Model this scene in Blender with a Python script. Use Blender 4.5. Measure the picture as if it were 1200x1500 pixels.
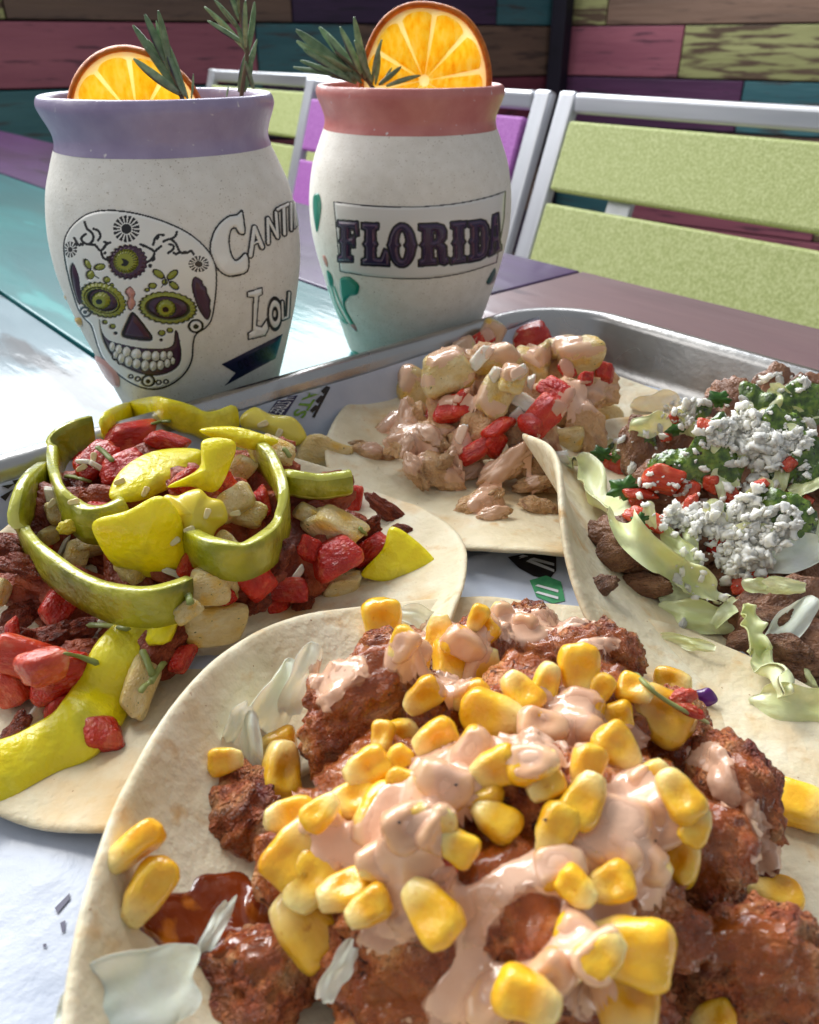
import bpy, bmesh, math, random
import numpy as np
from mathutils import Vector, Matrix, noise
from mathutils.bvhtree import BVHTree

for o in list(bpy.data.objects):
    bpy.data.objects.remove(o)
S = bpy.context.scene
COL = S.collection
random.seed(7)
RNG = np.random.default_rng(7)

# ------------------------------------------------------------------ camera
FPX, PITCH, CAMH = 1150.0, math.radians(31.0), 0.137      # focal length in photo pixels (photo 1200 x 1500)
cam = bpy.data.cameras.new('camera')
cam.sensor_fit = 'HORIZONTAL'; cam.sensor_width = 36.0; cam.lens = 36.0 * FPX / 1200.0
cam.clip_start = 0.004; cam.clip_end = 60
cam.dof.use_dof = True; cam.dof.focus_distance = 0.20; cam.dof.aperture_fstop = 34
camo = bpy.data.objects.new('camera', cam); COL.objects.link(camo)
camo.location = (0, 0, CAMH); camo.rotation_euler = (math.pi/2 - PITCH, 0, 0)
S.camera = camo
CAM = np.array([0, 0, CAMH]); RX = np.array([1.0, 0, 0])
FW = np.array([0, math.cos(PITCH), -math.sin(PITCH)]); UP = np.array([0, math.sin(PITCH), math.cos(PITCH)])

# ------------------------------------------------------------------ light: a shaded patio lit through the open side behind the table
S.view_settings.view_transform = 'Standard'; S.view_settings.look = 'None'
S.view_settings.exposure = 0.12; S.view_settings.gamma = 1.0
S.render.engine = 'CYCLES'
W = bpy.data.worlds.new('World'); S.world = W; W.use_nodes = True
W.node_tree.nodes['Background'].inputs[0].default_value = (0.88, 0.93, 1.0, 1)
W.node_tree.nodes['Background'].inputs[1].default_value = 0.36
def area(name, loc, target, sx, sy, power, color):
    l = bpy.data.lights.new(name, 'AREA'); l.shape = 'RECTANGLE'; l.size = sx; l.size_y = sy
    l.energy = power; l.color = color
    o = bpy.data.objects.new(name, l); COL.objects.link(o); o.location = loc
    o.rotation_euler = (Vector(target) - Vector(loc)).to_track_quat('-Z', 'Y').to_euler()
    return o
area('open_side_daylight', (-0.95, 2.55, 1.75), (0, 0.2, 0), 3.2, 2.1, 180, (0.93, 0.97, 1.0))
area('side_fill', (-1.5, 0.35, 1.15), (0, 0.15, 0), 1.3, 0.9, 9, (1.0, 0.97, 0.92))  # soft fill lamp added on the left, stands for no known opening
sun = bpy.data.lights.new('sun', 'SUN'); sun.energy = 0.9; sun.angle = math.radians(12); sun.color = (1.0, 0.95, 0.86)
suno = bpy.data.objects.new('sun', sun); COL.objects.link(suno); suno.rotation_euler = Vector((.55, -.62, -.95)).to_track_quat('-Z', 'Y').to_euler()

# ------------------------------------------------------------------ helpers: pixels, meshes, materials
def ray(x, y):
    d = FW + (x-600)/FPX*RX - (y-750)/FPX*UP
    return d/np.linalg.norm(d)
def P(x, y, z=0.0):
    d = ray(x, y); return CAM + d*((z-CAMH)/d[2])
def Pplane(x, y, n, N):
    d = ray(x, y); return CAM + d*((N - CAM@n)/(d@n))
def project(pts):
    q = pts - CAM; dz = q@FW
    return np.stack([600 + FPX*(q@RX)/dz, 750 - FPX*(q@UP)/dz], -1)
def lin(c):
    c = np.array(c, float)/255.0
    return tuple(np.where(c <= .04045, c/12.92, ((c+.055)/1.055)**2.4)) + (1.0,)
def mesh(name, v, f, smooth=True):
    m = bpy.data.meshes.new(name)
    v = np.asarray(v, float)
    m.from_pydata(v.tolist(), [], f if isinstance(f, list) else np.asarray(f).tolist())
    if smooth: m.polygons.foreach_set('use_smooth', [True]*len(m.polygons))
    m.update(); return m
OBST = []
def verts_of(m):
    a = np.empty(len(m.vertices)*3); m.vertices.foreach_get('co', a); return a.reshape(-1, 3)
def solid(o):
    v = verts_of(o.data); Mw = np.array(o.matrix_world if o.parent is None else o.parent.matrix_world @ o.matrix_basis)
    v = v@Mw[:3, :3].T + Mw[:3, 3]
    OBST.append((v, [tuple(p.vertices) for p in o.data.polygons], BVHTree.FromPolygons([Vector(q) for q in v], [tuple(p.vertices) for p in o.data.polygons])))
def merged(first=0, last=None):
    V = []; Fc = []; n = 0
    for v, f, _ in OBST[first:last]:
        V.append(v); Fc += [tuple(i+n for i in p) for p in f]; n += len(v)
    return BVHTree.FromPolygons([Vector(q) for q in np.concatenate(V)], Fc)
def hit(px, py, default_z=0.006):
    d = Vector(ray(px, py)); best = None
    for _, _, b in OBST:
        r = b.ray_cast(Vector(CAM), d)
        if r[0] is not None and (best is None or r[3] < best): best = r[3]
    if best is None: best = (default_z-CAMH)/d.z
    return best
def tag(o, label=None, cat=None, group=None, kind=None):
    if label: o['label'] = label
    if cat: o['category'] = cat
    if group: o['group'] = group
    if kind: o['kind'] = kind
    return o
def add(name, m, mt=None, parent=None, mat=None, sol=False, **t):
    if mt is not None and len(m.materials) == 0: m.materials.append(mt)
    elif mt is not None and m.materials[0] != mt:
        key = (m.name, mt.name)
        if key not in MCOPY:
            c = m.copy(); c.materials.clear(); c.materials.append(mt); MCOPY[key] = c
        m = MCOPY[key]
    o = bpy.data.objects.new(name, m); COL.objects.link(o)
    if parent is not None: o.parent = parent
    if mat is not None: o.matrix_basis = mat
    o.matrix_world = o.matrix_basis if parent is None else parent.matrix_world @ o.matrix_basis
    if parent is not None: o.matrix_basis = mat if mat is not None else Matrix()
    if sol: solid(o)
    return tag(o, **t)
MCOPY = {}
def empty(name, loc=(0, 0, 0), rz=0, **t):
    o = bpy.data.objects.new(name, None); COL.objects.link(o); o.empty_display_size = .01
    o.matrix_basis = Matrix.Translation(loc) @ Matrix.Rotation(rz, 4, 'Z')
    o.matrix_world = o.matrix_basis.copy()
    return tag(o, **t)
def boxm(name, sx, sy, sz, bev=0.002, seg=2):
    bm = bmesh.new(); bmesh.ops.create_cube(bm, size=1)
    bmesh.ops.scale(bm, vec=(sx, sy, sz), verts=bm.verts)
    if bev: bmesh.ops.bevel(bm, geom=bm.edges[:], offset=bev, segments=seg, affect='EDGES', profile=.5)
    m = bpy.data.meshes.new(name); bm.to_mesh(m); bm.free()
    m.polygons.foreach_set('use_smooth', [False]*len(m.polygons)); return m
def frame3(x, y, z, o):
    return Matrix(((x[0], y[0], z[0], o[0]), (x[1], y[1], z[1], o[1]), (x[2], y[2], z[2], o[2]), (0, 0, 0, 1)))

def MAT(name, ramp, scale=5, detail=4, rough=.5, bump=(), over=(), sss=0, sssr=.003, coat=0, coatr=.08, spec=.5,
        coords='Object', stretch=(1, 1, 1), rand=0, metal=0, trans=0, rvar=None, distort=0, attr=None, trl=0, ior=1.45, sscol=(1, .6, .35), alpha=None):
    m = bpy.data.materials.new(name); m.use_nodes = True
    nt = m.node_tree; N = nt.nodes; L = nt.links
    b = N['Principled BSDF']; out = N['Material Output']
    tc = N.new('ShaderNodeTexCoord'); mp = N.new('ShaderNodeMapping'); L.new(tc.outputs[coords], mp.inputs[0])
    mp.inputs['Scale'].default_value = stretch
    oi = N.new('ShaderNodeObjectInfo')
    va = N.new('ShaderNodeVectorMath'); va.operation = 'MULTIPLY_ADD'
    cx = N.new('ShaderNodeCombineXYZ')
    for i in range(3): L.new(oi.outputs['Random'], cx.inputs[i])
    L.new(cx.outputs[0], va.inputs[0]); va.inputs[1].default_value = (37, 19, 53) if rand else (0, 0, 0); L.new(mp.outputs[0], va.inputs[2])
    V = va.outputs[0]
    def nz(sc, dt=4, ds=0):
        n = N.new('ShaderNodeTexNoise'); n.inputs['Scale'].default_value = sc; n.inputs['Detail'].default_value = dt
        n.inputs['Distortion'].default_value = ds; L.new(V, n.inputs['Vector']); return n.outputs['Fac']
    if attr:
        a = N.new('ShaderNodeVertexColor'); a.layer_name = attr; c = a.outputs['Color']
    else:
        r = N.new('ShaderNodeValToRGB'); el = r.color_ramp.elements
        while len(el) < len(ramp): el.new(.5)
        for e, (p, q) in zip(el, ramp): e.position = p; e.color = lin(q)
        L.new(nz(scale, detail, distort), r.inputs[0]); c = r.outputs['Color']
    def mix(fac, c1, col):
        x = N.new('ShaderNodeMix'); x.data_type = 'RGBA'
        L.new(fac, x.inputs['Factor']); L.new(c1, x.inputs['A'])
        if isinstance(col, tuple): x.inputs['B'].default_value = col
        else: L.new(col, x.inputs['B'])
        return x.outputs['Result']
    def mr(s, lo, hi, a=0., bb=1.):
        x = N.new('ShaderNodeMapRange'); x.inputs[1].default_value = lo; x.inputs[2].default_value = hi
        x.inputs[3].default_value = a; x.inputs[4].default_value = bb; L.new(s, x.inputs[0]); return x.outputs[0]
    facs = []
    for ov in over:
        sc, lo, hi, col = ov[:4]
        if sc == 'x' or sc == 'y' or sc == 'z':
            sp = N.new('ShaderNodeSeparateXYZ'); L.new(tc.outputs[coords], sp.inputs[0]); s = sp.outputs['xyz'.index(sc)]
        else: s = nz(sc, ov[4] if len(ov) > 4 else 3)
        fc = mr(s, lo, hi); facs.append(fc); c = mix(fc, c, lin(col))
    if rand:
        h = N.new('ShaderNodeHueSaturation'); L.new(c, h.inputs['Color'])
        L.new(mr(oi.outputs['Random'], 0, 1, 1-rand, 1+rand), h.inputs['Value'])
        L.new(mr(nz(.01), 0, 1, .49, .51), h.inputs['Hue']); c = h.outputs['Color']
    L.new(c, b.inputs['Base Color'])
    b.inputs['Roughness'].default_value = rough
    if rvar: L.new(mr(nz(rvar[0], 3), rvar[1], rvar[2], rvar[3], rvar[4]), b.inputs['Roughness'])
    b.inputs['Specular IOR Level'].default_value = spec; b.inputs['Metallic'].default_value = metal; b.inputs['IOR'].default_value = ior
    if sss:
        b.inputs['Subsurface Weight'].default_value = sss; b.inputs['Subsurface Scale'].default_value = sssr
        b.inputs['Subsurface Radius'].default_value = sscol
    if coat: b.inputs['Coat Weight'].default_value = coat; b.inputs['Coat Roughness'].default_value = coatr
    if trans: b.inputs['Transmission Weight'].default_value = trans
    prev = None
    for sc, dist in bump:
        bn = N.new('ShaderNodeBump'); bn.inputs['Distance'].default_value = dist; bn.inputs['Strength'].default_value = 1
        L.new(nz(sc, 5), bn.inputs['Height'])
        if prev is not None: L.new(prev, bn.inputs['Normal'])
        prev = bn.outputs[0]
    if prev is not None:
        L.new(prev, b.inputs['Normal'])
        if coat: L.new(prev, b.inputs['Coat Normal'])
    if alpha: b.inputs['Alpha'].default_value = alpha
    if trl:
        t = N.new('ShaderNodeBsdfTranslucent'); L.new(c, t.inputs[0]); ms = N.new('ShaderNodeMixShader'); ms.inputs[0].default_value = trl
        L.new(b.outputs[0], ms.inputs[1]); L.new(t.outputs[0], ms.inputs[2]); L.new(ms.outputs[0], out.inputs[0])
    return m

_ico = {}
def ico(n):
    if n not in _ico:
        bm = bmesh.new(); bmesh.ops.create_icosphere(bm, subdivisions=n, radius=1)
        _ico[n] = (np.array([v.co[:] for v in bm.verts]), [tuple(v.index for v in f.verts) for f in bm.faces]); bm.free()
    return _ico[n]
def fbm(v, sc, octs, seed, gain=.5):
    out = np.zeros(len(v)); a = 1; s = sc
    for _ in range(octs):
        out += a*np.array([noise.noise(Vector((p[0]*s+seed*7.3, p[1]*s-seed*3.1, p[2]*s+seed))) for p in v]); a *= gain; s *= 2.1
    return out
def ridge(v, sc, octs, seed, gain=.5):
    out = np.zeros(len(v)); a = 1; s = sc
    for _ in range(octs):
        out += a*(1-2*np.abs(np.array([noise.noise(Vector((p[0]*s+seed*5.3, p[1]*s-seed*2.1, p[2]*s+seed))) for p in v]))); a *= gain; s *= 2.1
    return out
def rock(name, seed, sub=4, lump=.28, fine=.08, fsc=4, asp=(1, 1, 1), ridg=0, octs=3):
    v, f = ico(sub); d = 1 + lump*fbm(v, 1.1, 2, seed) + fine*fbm(v, fsc, octs, seed+9)
    if ridg: d += ridg*ridge(v, 2.2, 2, seed+4)
    w = v*d[:, None]*np.array(asp); w = w/np.ptp(w[:, 0]); w -= (w.max(0)+w.min(0))/2
    return mesh(name, w, f)
_cube = {}
def dice(name, seed, n=7, p=5, skew=.24, amp=.10, fine=.02):
    if n not in _cube:
        bm = bmesh.new(); bmesh.ops.create_cube(bm, size=2)
        bmesh.ops.subdivide_edges(bm, edges=bm.edges[:], cuts=n, use_grid_fill=True)
        _cube[n] = (np.array([v.co[:] for v in bm.verts]), [tuple(v.index for v in g.verts) for g in bm.faces]); bm.free()
    v, f = _cube[n]
    rg = np.random.default_rng(seed)
    w = v/((np.abs(v)**p).sum(1)**(1/p))[:, None]
    A = np.eye(3)+rg.uniform(-skew, skew, (3, 3)); w = w@A.T
    tp = rg.uniform(-.22, .22, 3)
    w = w*(1+tp[0]*w[:, [1]]+tp[1]*w[:, [2]]*.8)
    w *= (1+amp*fbm(w, 1.3, 2, seed)+fine*fbm(w, 5, 2, seed))[:, None]
    w = w/np.ptp(w[:, 0]); w -= (w.max(0)+w.min(0))/2
    return mesh(name, w, f)
def kernel(name, seed):
    rg = np.random.default_rng(seed); v, f = ico(4)
    x, y, z = v.T; t = (x+1)/2                      # t=0 cut base, t=1 rounded crown
    wid = (.36+.64*np.clip(t*1.15, 0, 1)**.85)*rg.uniform(.72, .88); th = (.45+.55*t**.7)*rg.uniform(.50, .66)
    yy = np.sign(y)*np.abs(y)**.72*wid; zz = np.sign(z)*np.abs(z)**.75*th
    xx = np.sign(x)*np.abs(x)**.72
    xx = np.where(xx < -.72, -.72-(-.72-xx)*.25, xx)
    w = np.stack([xx, yy, zz], 1)
    w *= (1+.10*fbm(w, 1.2, 2, seed)+.03*fbm(w, 3.2, 2, seed))[:, None]
    dent = np.exp(-((w[:, 0]-.2)**2*5+(w[:, 1])**2*7)); w[:, 2] -= np.where(w[:, 2] > 0, 1, -.4)*.13*dent*rg.uniform(.5, 1.9)
    w = w/np.ptp(w[:, 0]); w -= (w.max(0)+w.min(0))/2
    return mesh(name, w, f)

def screen_frame(px, py, ang, tilt=0, roll=0):
    d = ray(px, py); a = math.radians(ang); T = -d
    r = RX - d*(RX@d); r /= np.linalg.norm(r); u = np.cross(r, d)
    ax = math.cos(a)*r + math.sin(a)*u
    tl = math.radians(tilt); ax = math.cos(tl)*ax + math.sin(tl)*T
    ay = np.cross(T, ax); ay /= np.linalg.norm(ay); az = np.cross(ax, ay)
    ro = math.radians(roll); ay2 = math.cos(ro)*ay+math.sin(ro)*az; az2 = np.cross(ax, ay2)
    return ax, ay2, az2
def place(name, m, mt, px, py, size, asp=(1, 1), ang=0, tilt=0, roll=0, lift=.4, z=None, sol=True, absz=None, **t):
    """put a piece where the ray through a photo pixel meets what is already there; size in photo pixels"""
    d = ray(px, py)
    dist = hit(px, py) if z is None else (z-CAMH)/d[2]
    s = size*dist*(d@FW)/FPX
    ax, ay, az = screen_frame(px, py, ang, tilt, roll)
    c = CAM + d*(dist - lift*s*asp[1]*.5 if z is None else dist)
    M = frame3(ax*s, ay*s*asp[0], az*s*asp[1], c)
    return add(name, m, mt, mat=M, sol=sol, **t)
def catmull(pts, n):
    p = np.array(pts, float); k = len(p); out = []
    for i in range(n):
        u = i/(n-1)*(k-1); j = min(int(u), k-2); t = u-j
        p0, p1, p2, p3 = p[max(j-1, 0)], p[j], p[j+1], p[min(j+2, k-1)]
        out.append(.5*((2*p1)+(-p0+p2)*t+(2*p0-5*p1+4*p2-p3)*t*t+(-p0+3*p1-3*p2+p3)*t**3))
    return np.array(out)
def closed(pts, per=6):
    p = np.array(pts, float); k = len(p); out = []
    for j in range(k):
        p0, p1, p2, p3 = p[j-1], p[j], p[(j+1) % k], p[(j+2) % k]
        for i in range(per):
            t = i/per; out.append(.5*((2*p1)+(-p0+p2)*t+(2*p0-5*p1+4*p2-p3)*t*t+(-p0+3*p1-3*p2+p3)*t**3))
    return np.array(out)
def path(pts, n=40, lift=.002, sm=5, add_lift=None):
    """a polyline of photo pixels laid on what is already there"""
    q = catmull(pts, n); t = np.array([hit(x, y) for x, y in q])
    for _ in range(sm):
        t = np.minimum(t, np.convolve(np.pad(t, 2, 'edge'), np.ones(5)/5, 'valid')) if _ == 0 else np.convolve(np.pad(t, 1, 'edge'), [.25, .5, .25], 'valid')
    t = t-lift
    if add_lift is not None: t = t-np.interp(np.linspace(0, 1, n), np.linspace(0, 1, len(add_lift)), add_lift)
    return np.array([CAM+ray(x, y)*d for (x, y), d in zip(q, t)])
def sweep(name, pth, w, h, hdir=(0, 0, 1), k=10, p=3., taper=.25, wob=0, seed=0, twist=0, flesh=None):
    """band of width w (across hdir) and height h (along hdir) swept on a path"""
    n = len(pth); T = np.gradient(pth, axis=0); T /= np.linalg.norm(T, axis=1)[:, None]
    V = []; hd = np.array(hdir, float)
    for i in range(n):
        s = i/(n-1); H = hd - T[i]*(hd@T[i]); H /= np.linalg.norm(H); B = np.cross(T[i], H)
        if twist:
            a = twist*(s-.5); H, B = H*math.cos(a)+B*math.sin(a), B*math.cos(a)-H*math.sin(a)
        e = min(1, min(s, 1-s)*2/max(taper, 1e-4)); e = math.sqrt(max(1-(1-e)**2, .004)) if taper else 1
        wb = 1+wob*noise.noise(Vector((s*6, seed*3.3, 0))); of = wob*.4*w*noise.noise(Vector((s*9, seed*2.3, 5)))
        for j in range(k):
            a = 2*math.pi*j/k; c, d = math.cos(a), math.sin(a)
            r = (abs(c)**p+abs(d)**p)**(-1/p)
            V.append(pth[i]+B*(c*r*w/2*e*wb+of)+H*(d*r*h/2*e))
    Fc = [(i*k+j, i*k+(j+1) % k, (i+1)*k+(j+1) % k, (i+1)*k+j) for i in range(n-1) for j in range(k)]
    Fc += [tuple(range(k-1, -1, -1)), tuple((n-1)*k+j for j in range(k))]
    m = mesh(name, V, Fc)
    if flesh is not None:
        tops = [1 if 45 < (360*(j+.5)/k) % 180 < 135 else 0 for j in range(k)]
        m.polygons.foreach_set('material_index', tops*(n-1)+[1, 1]); SW2[m.name] = flesh
    return m
SW2 = {}
def blur(a, sg):
    k = int(3*sg)+1; x = np.arange(-k, k+1); g = np.exp(-x*x/(2*sg*sg)); g /= g.sum()
    b = np.pad(a, k, 'edge')
    b = np.apply_along_axis(lambda r: np.convolve(r, g, 'valid'), 0, b)
    return np.apply_along_axis(lambda r: np.convolve(r, g, 'valid'), 1, b)
def pour_mask(px, circles, edge):
    dm = np.full(len(px), 9.)
    wob = np.array([noise.noise(Vector((a/26, b/26, 3))) for a, b in px])*.34+np.array([noise.noise(Vector((a/10, b/10, 7))) for a, b in px])*.12
    for c in circles:
        rx = c[2]; ry = c[3] if len(c) > 3 else c[2]; an = math.radians(c[4]) if len(c) > 4 else 0
        dx, dy = px[:, 0]-c[0], px[:, 1]-c[1]; a = dx*math.cos(an)-dy*math.sin(an); b = dx*math.sin(an)+dy*math.cos(an)
        q = np.sqrt((a/rx)**2+(b/ry)**2)
        k = 7.; dm = -np.log(np.exp(-k*np.minimum(dm, 9))+np.exp(-k*np.minimum(q, 9)))/k
    return np.clip((1+wob-dm)/edge, -1, 1)
def drape(name, mt, bounds, circles, res=.0007, thick=.0013, sig=1.6, noise_amp=0, noise_sc=500, edge=.35, first=0, coat=.0003, slope=1.3, thin=None, **t):
    """sauce lying on the food: photo-pixel discs tell where it was poured; it coats every piece there and bridges the gaps between pieces"""
    x0, x1, y0, y1 = bounds; xs = np.arange(x0, x1, res); ys = np.arange(y0, y1, res)
    bv = merged(first); H = np.zeros((len(ys), len(xs))); dn = Vector((0, 0, -1))
    for j, y in enumerate(ys):
        for i, x in enumerate(xs):
            r = bv.ray_cast(Vector((x, y, .12)), dn); H[j, i] = r[0].z if r[0] is not None else .004
    Hb = blur(H, sig); Hb = np.maximum(Hb, .5*H+.5*Hb); Hb = blur(Hb, .9)
    gy, gx = np.gradient(Hb, res); g = blur(np.sqrt(gx*gx+gy*gy), 1.8).reshape(-1)
    X, Y = np.meshgrid(xs, ys); Q = np.stack([X, Y, Hb], -1).reshape(-1, 3); px = project(Q)
    mk = pour_mask(px, circles, edge)-np.clip((g-slope)*.9, 0, 1.6)
    mk = blur(mk.reshape(H.shape), 1.6).reshape(-1)
    tz = np.where(mk > 0, thick*np.sqrt(np.clip(mk, 0, 1)), mk*.0035)
    if noise_amp: tz = tz + noise_amp*np.clip(mk+.3, 0, 1)*(np.array([noise.fractal(Vector((a*noise_sc, b*noise_sc, 0)), .6, 2.1, 4) for a, b in Q[:, :2]])+.35)
    Q[:, 2] += tz
    ok = mk > -.6
    nx = len(xs); idx = np.arange(len(Q)).reshape(len(ys), nx)
    q = np.stack([idx[:-1, :-1], idx[:-1, 1:], idx[1:, 1:], idx[1:, :-1]], -1).reshape(-1, 4)
    q = q[ok[q].all(1)]; used = np.unique(q); mp = np.zeros(len(Q), int); mp[used] = np.arange(len(used))
    VV = [Q[used]]; FF = mp[q].tolist(); n = len(used); nf = len(FF)
    if coat:
        for v, f, _ in OBST[first:]:
            px = project(v); ct = px.mean(0)
            mk = pour_mask(px, circles, edge)
            if mk.max() < 0: continue
            nm = np.zeros_like(v)
            tri = np.array([p[:3] for p in f]); fn = np.cross(v[tri[:, 1]]-v[tri[:, 0]], v[tri[:, 2]]-v[tri[:, 0]])
            for k in range(3): np.add.at(nm, tri[:, k], fn)
            nm /= np.maximum(np.linalg.norm(nm, axis=1), 1e-15)[:, None]
            pt = np.array([noise.noise(Vector(q*330))+.5*noise.noise(Vector(q*800)) for q in v]); mk = mk-.25-.75*pt-np.clip((.05-nm[:, 2])*2.0, 0, 1.5); mk = np.clip(mk*1.2, -1, 1)
            dsp = np.where(mk > 0, coat*np.sqrt(np.clip(mk, 0, 1)), mk*.0012)
            w = v+nm*dsp[:, None]; keep = [p for p in f if all(mk[i] > -.4 for i in p)]
            if not keep: continue
            us = np.unique(np.concatenate([np.array(p) for p in keep])); m2 = np.zeros(len(v), int); m2[us] = np.arange(len(us))+n
            VV.append(w[us]); FF += [tuple(int(m2[i]) for i in p) for p in keep]; n += len(us)
    m = mesh(name, np.concatenate(VV), FF); m.materials.append(mt)
    if thin: m.materials.append(thin); m.polygons.foreach_set('material_index', [0]*nf+[1]*(len(FF)-nf))
    return add(name, m, sol=True, **t)
def ribbon(name, pth, w, seed=0, ruffle=.25, th=.0005, curl=.35, nw=10):
    n = len(pth); T = np.gradient(pth, axis=0); T /= np.linalg.norm(T, axis=1)[:, None]; hd = -FW; top = []; nr = []
    for i in range(n):
        s = i/(n-1); H = hd-T[i]*(hd@T[i]); H /= np.linalg.norm(H); B = np.cross(T[i], H); a = .8*noise.noise(Vector((s*2.5, seed, 1))); H, B = H*math.cos(a)+B*math.sin(a), B*math.cos(a)-H*math.sin(a)
        ww = w*(.8+.5*noise.noise(Vector((s*5, seed, 7))))*min(1, .35+4*min(s, 1-s))
        for j in range(nw):
            v = 2*j/(nw-1)-1; z = curl*w*v*v+ruffle*w*abs(v)**1.5*math.sin(s*38+seed+(2 if v > 0 else 0)+3*noise.noise(Vector((s*6, seed, v))))
            top.append(pth[i]+B*ww/2*v*(1+.12*noise.noise(Vector((s*20, seed, v*2))))+H*z); nr.append(H)
    top = np.array(top); bot = top-np.array(nr)*th; V = np.concatenate([top, bot]); N0 = len(top); Fc = []
    for i in range(n-1):
        for j in range(nw-1):
            q = (i*nw+j, i*nw+j+1, (i+1)*nw+j+1, (i+1)*nw+j); Fc += [q, tuple(k+N0 for k in q[::-1])]
        for j in (0, nw-1): Fc.append((i*nw+j, (i+1)*nw+j, (i+1)*nw+j+N0, i*nw+j+N0))
    return mesh(name, V, Fc)
# ------------------------------------------------------------------ table, walls, floor
E1 = P(1200, 480) - P(773, 377); E1[2] = 0; E1 /= np.linalg.norm(E1)      # along the table's far edge, to the right
NN = np.array([-E1[1], E1[0], 0.0])                                       # outwards over that edge
if NN[1] < 0: NN = -NN
NEDGE = P(773, 377)@NN
def paint_mat(name, c0, c1, worn, amt=.5, rough=.45, coat=0, bare=(.56, .66), sc=1.0):
    return MAT(name, [(.3, c0), (.7, c1)], 6*sc, 5, rough=rough, over=[(22*sc, bare[0], bare[1], worn, 6), (60*sc, .66, .74, worn, 4)], stretch=(.35, 3, 3), rand=.06,
               bump=[(30*sc, .0012)], coat=coat, coatr=.05)
floor = add('floor', mesh('floor', [(-6, -4, -.75), (6, -4, -.75), (6, 7, -.75), (-6, 7, -.75)], [(0, 1, 2, 3)]),
            MAT('floor_concrete', [(.3, (92, 86, 82)), (.7, (118, 110, 104))], 4, rough=.7, bump=[(30, .002)]), kind='structure')
def table_mat(name, c0, c1, line, lo=.60, hi=.68):
    m = MAT(name, [(.3, c0), (.7, c1)], 7, 6, rough=.32, over=[(16, lo, hi, line, 8), (5, .55, .75, tuple(int(q*.85) for q in c0), 5)], stretch=(.5, 2.4, 1), rand=.04,
            bump=[(9, .0006), (40, .0003)], coat=.36, coatr=.07, distort=1.2, spec=.15)
    return m
T_PURP = table_mat('table_purple', (48, 28, 62), (70, 44, 88), (36, 24, 48))
T_TEAL = table_mat('table_teal', (0, 86, 92), (2, 114, 116), (40, 136, 136))
T_WEATH = table_mat('table_weathered', (88, 112, 124), (118, 142, 152), (40, 42, 48), .53, .60)
T_BROWN = table_mat('table_mauve', (108, 88, 92), (128, 104, 104), (84, 66, 74))
T_AQUA = table_mat('table_aqua', (96, 160, 168), (140, 186, 190), (90, 98, 100))
tbl = empty('table', (0, 0, -.75), 0, label='plank table painted teal, purple and weathered white under a glossy clear coat', cat='table')
frT = lambda s, n, z: np.array(E1)*s + NN*n + np.array([0, 0, z])
def plank(s0, s1, n0, n1, mt):
    m = boxm('plank', s1-s0-.002, n1-n0-.0025, .03, .0012)
    M = frame3(E1, NN, (0, 0, 1), frT((s0+s1)/2, (n0+n1)/2, -.015)); M = tbl.matrix_world.inverted() @ M
    return add('plank', m, mt, tbl, M, sol=True)
W_ = .162
sj = P(800, 410)@E1
plank(-1.7, sj, NEDGE-W_, NEDGE, T_PURP); plank(sj, 1.2, NEDGE-W_, NEDGE, T_BROWN)
plank(-1.7, .9, NEDGE-2*W_, NEDGE-W_, T_TEAL)
plank(-1.7, -.10, NEDGE-3*W_, NEDGE-2*W_, T_WEATH); plank(-.10, .9, NEDGE-3*W_, NEDGE-2*W_, T_AQUA)
plank(-1.7, .9, NEDGE-4*W_, NEDGE-3*W_, T_TEAL); plank(-1.7, .9, NEDGE-5*W_, NEDGE-4*W_, T_BROWN)
leg_m = boxm('leg', .07, .07, .718, .004); dark_metal = MAT('dark_metal', [(.3, (40, 40, 44)), (.7, (56, 56, 60))], 20, rough=.4)
for s, n in ((-1.5, NEDGE-.12), (.7, NEDGE-.12), (-1.5, NEDGE-.7), (.7, NEDGE-.7)):
    add('leg', leg_m, dark_metal, tbl, tbl.matrix_world.inverted() @ Matrix.Translation(frT(s, n, -.391)))

PAINT = {
 'brown': paint_mat('paint_brown', (98, 78, 68), (124, 98, 82), (80, 64, 58)), 'pink': paint_mat('paint_pink', (140, 76, 94), (166, 98, 112), (104, 62, 76), bare=(.6, .7)),
 'teal': paint_mat('paint_teal', (50, 96, 106), (76, 124, 130), (70, 76, 78)), 'purple': paint_mat('paint_purple', (72, 40, 74), (98, 56, 92), (60, 42, 62)),
 'lime': paint_mat('paint_lime', (148, 148, 96), (176, 176, 120), (96, 76, 60), bare=(.48, .58)), 'plum': paint_mat('paint_plum', (94, 40, 56), (124, 58, 74), (70, 40, 50)),
 'umber': paint_mat('paint_umber', (116, 92, 78), (146, 116, 98), (104, 82, 70)), 'night': paint_mat('paint_night', (52, 36, 66), (74, 50, 84), (44, 34, 56))}
dc = 2.6
def wallpt(px, depth):                                                    # a spot on the wall foot from its column and its distance
    return np.array([(px-600)/FPX*depth, (depth-CAMH*math.sin(PITCH))/math.cos(PITCH), 0])
CORN = wallpt(812, dc)
WL = wallpt(50, 1.86)-CORN; WL /= np.linalg.norm(WL); WR = wallpt(1200, 2.17)-CORN; WR /= np.linalg.norm(WR)
CH = .137                                                                 # height of a board course
ZB = Pplane(800, 110, np.array([0, 1., 0]), CORN[1])[2]                   # foot of the pink course at the corner
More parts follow.
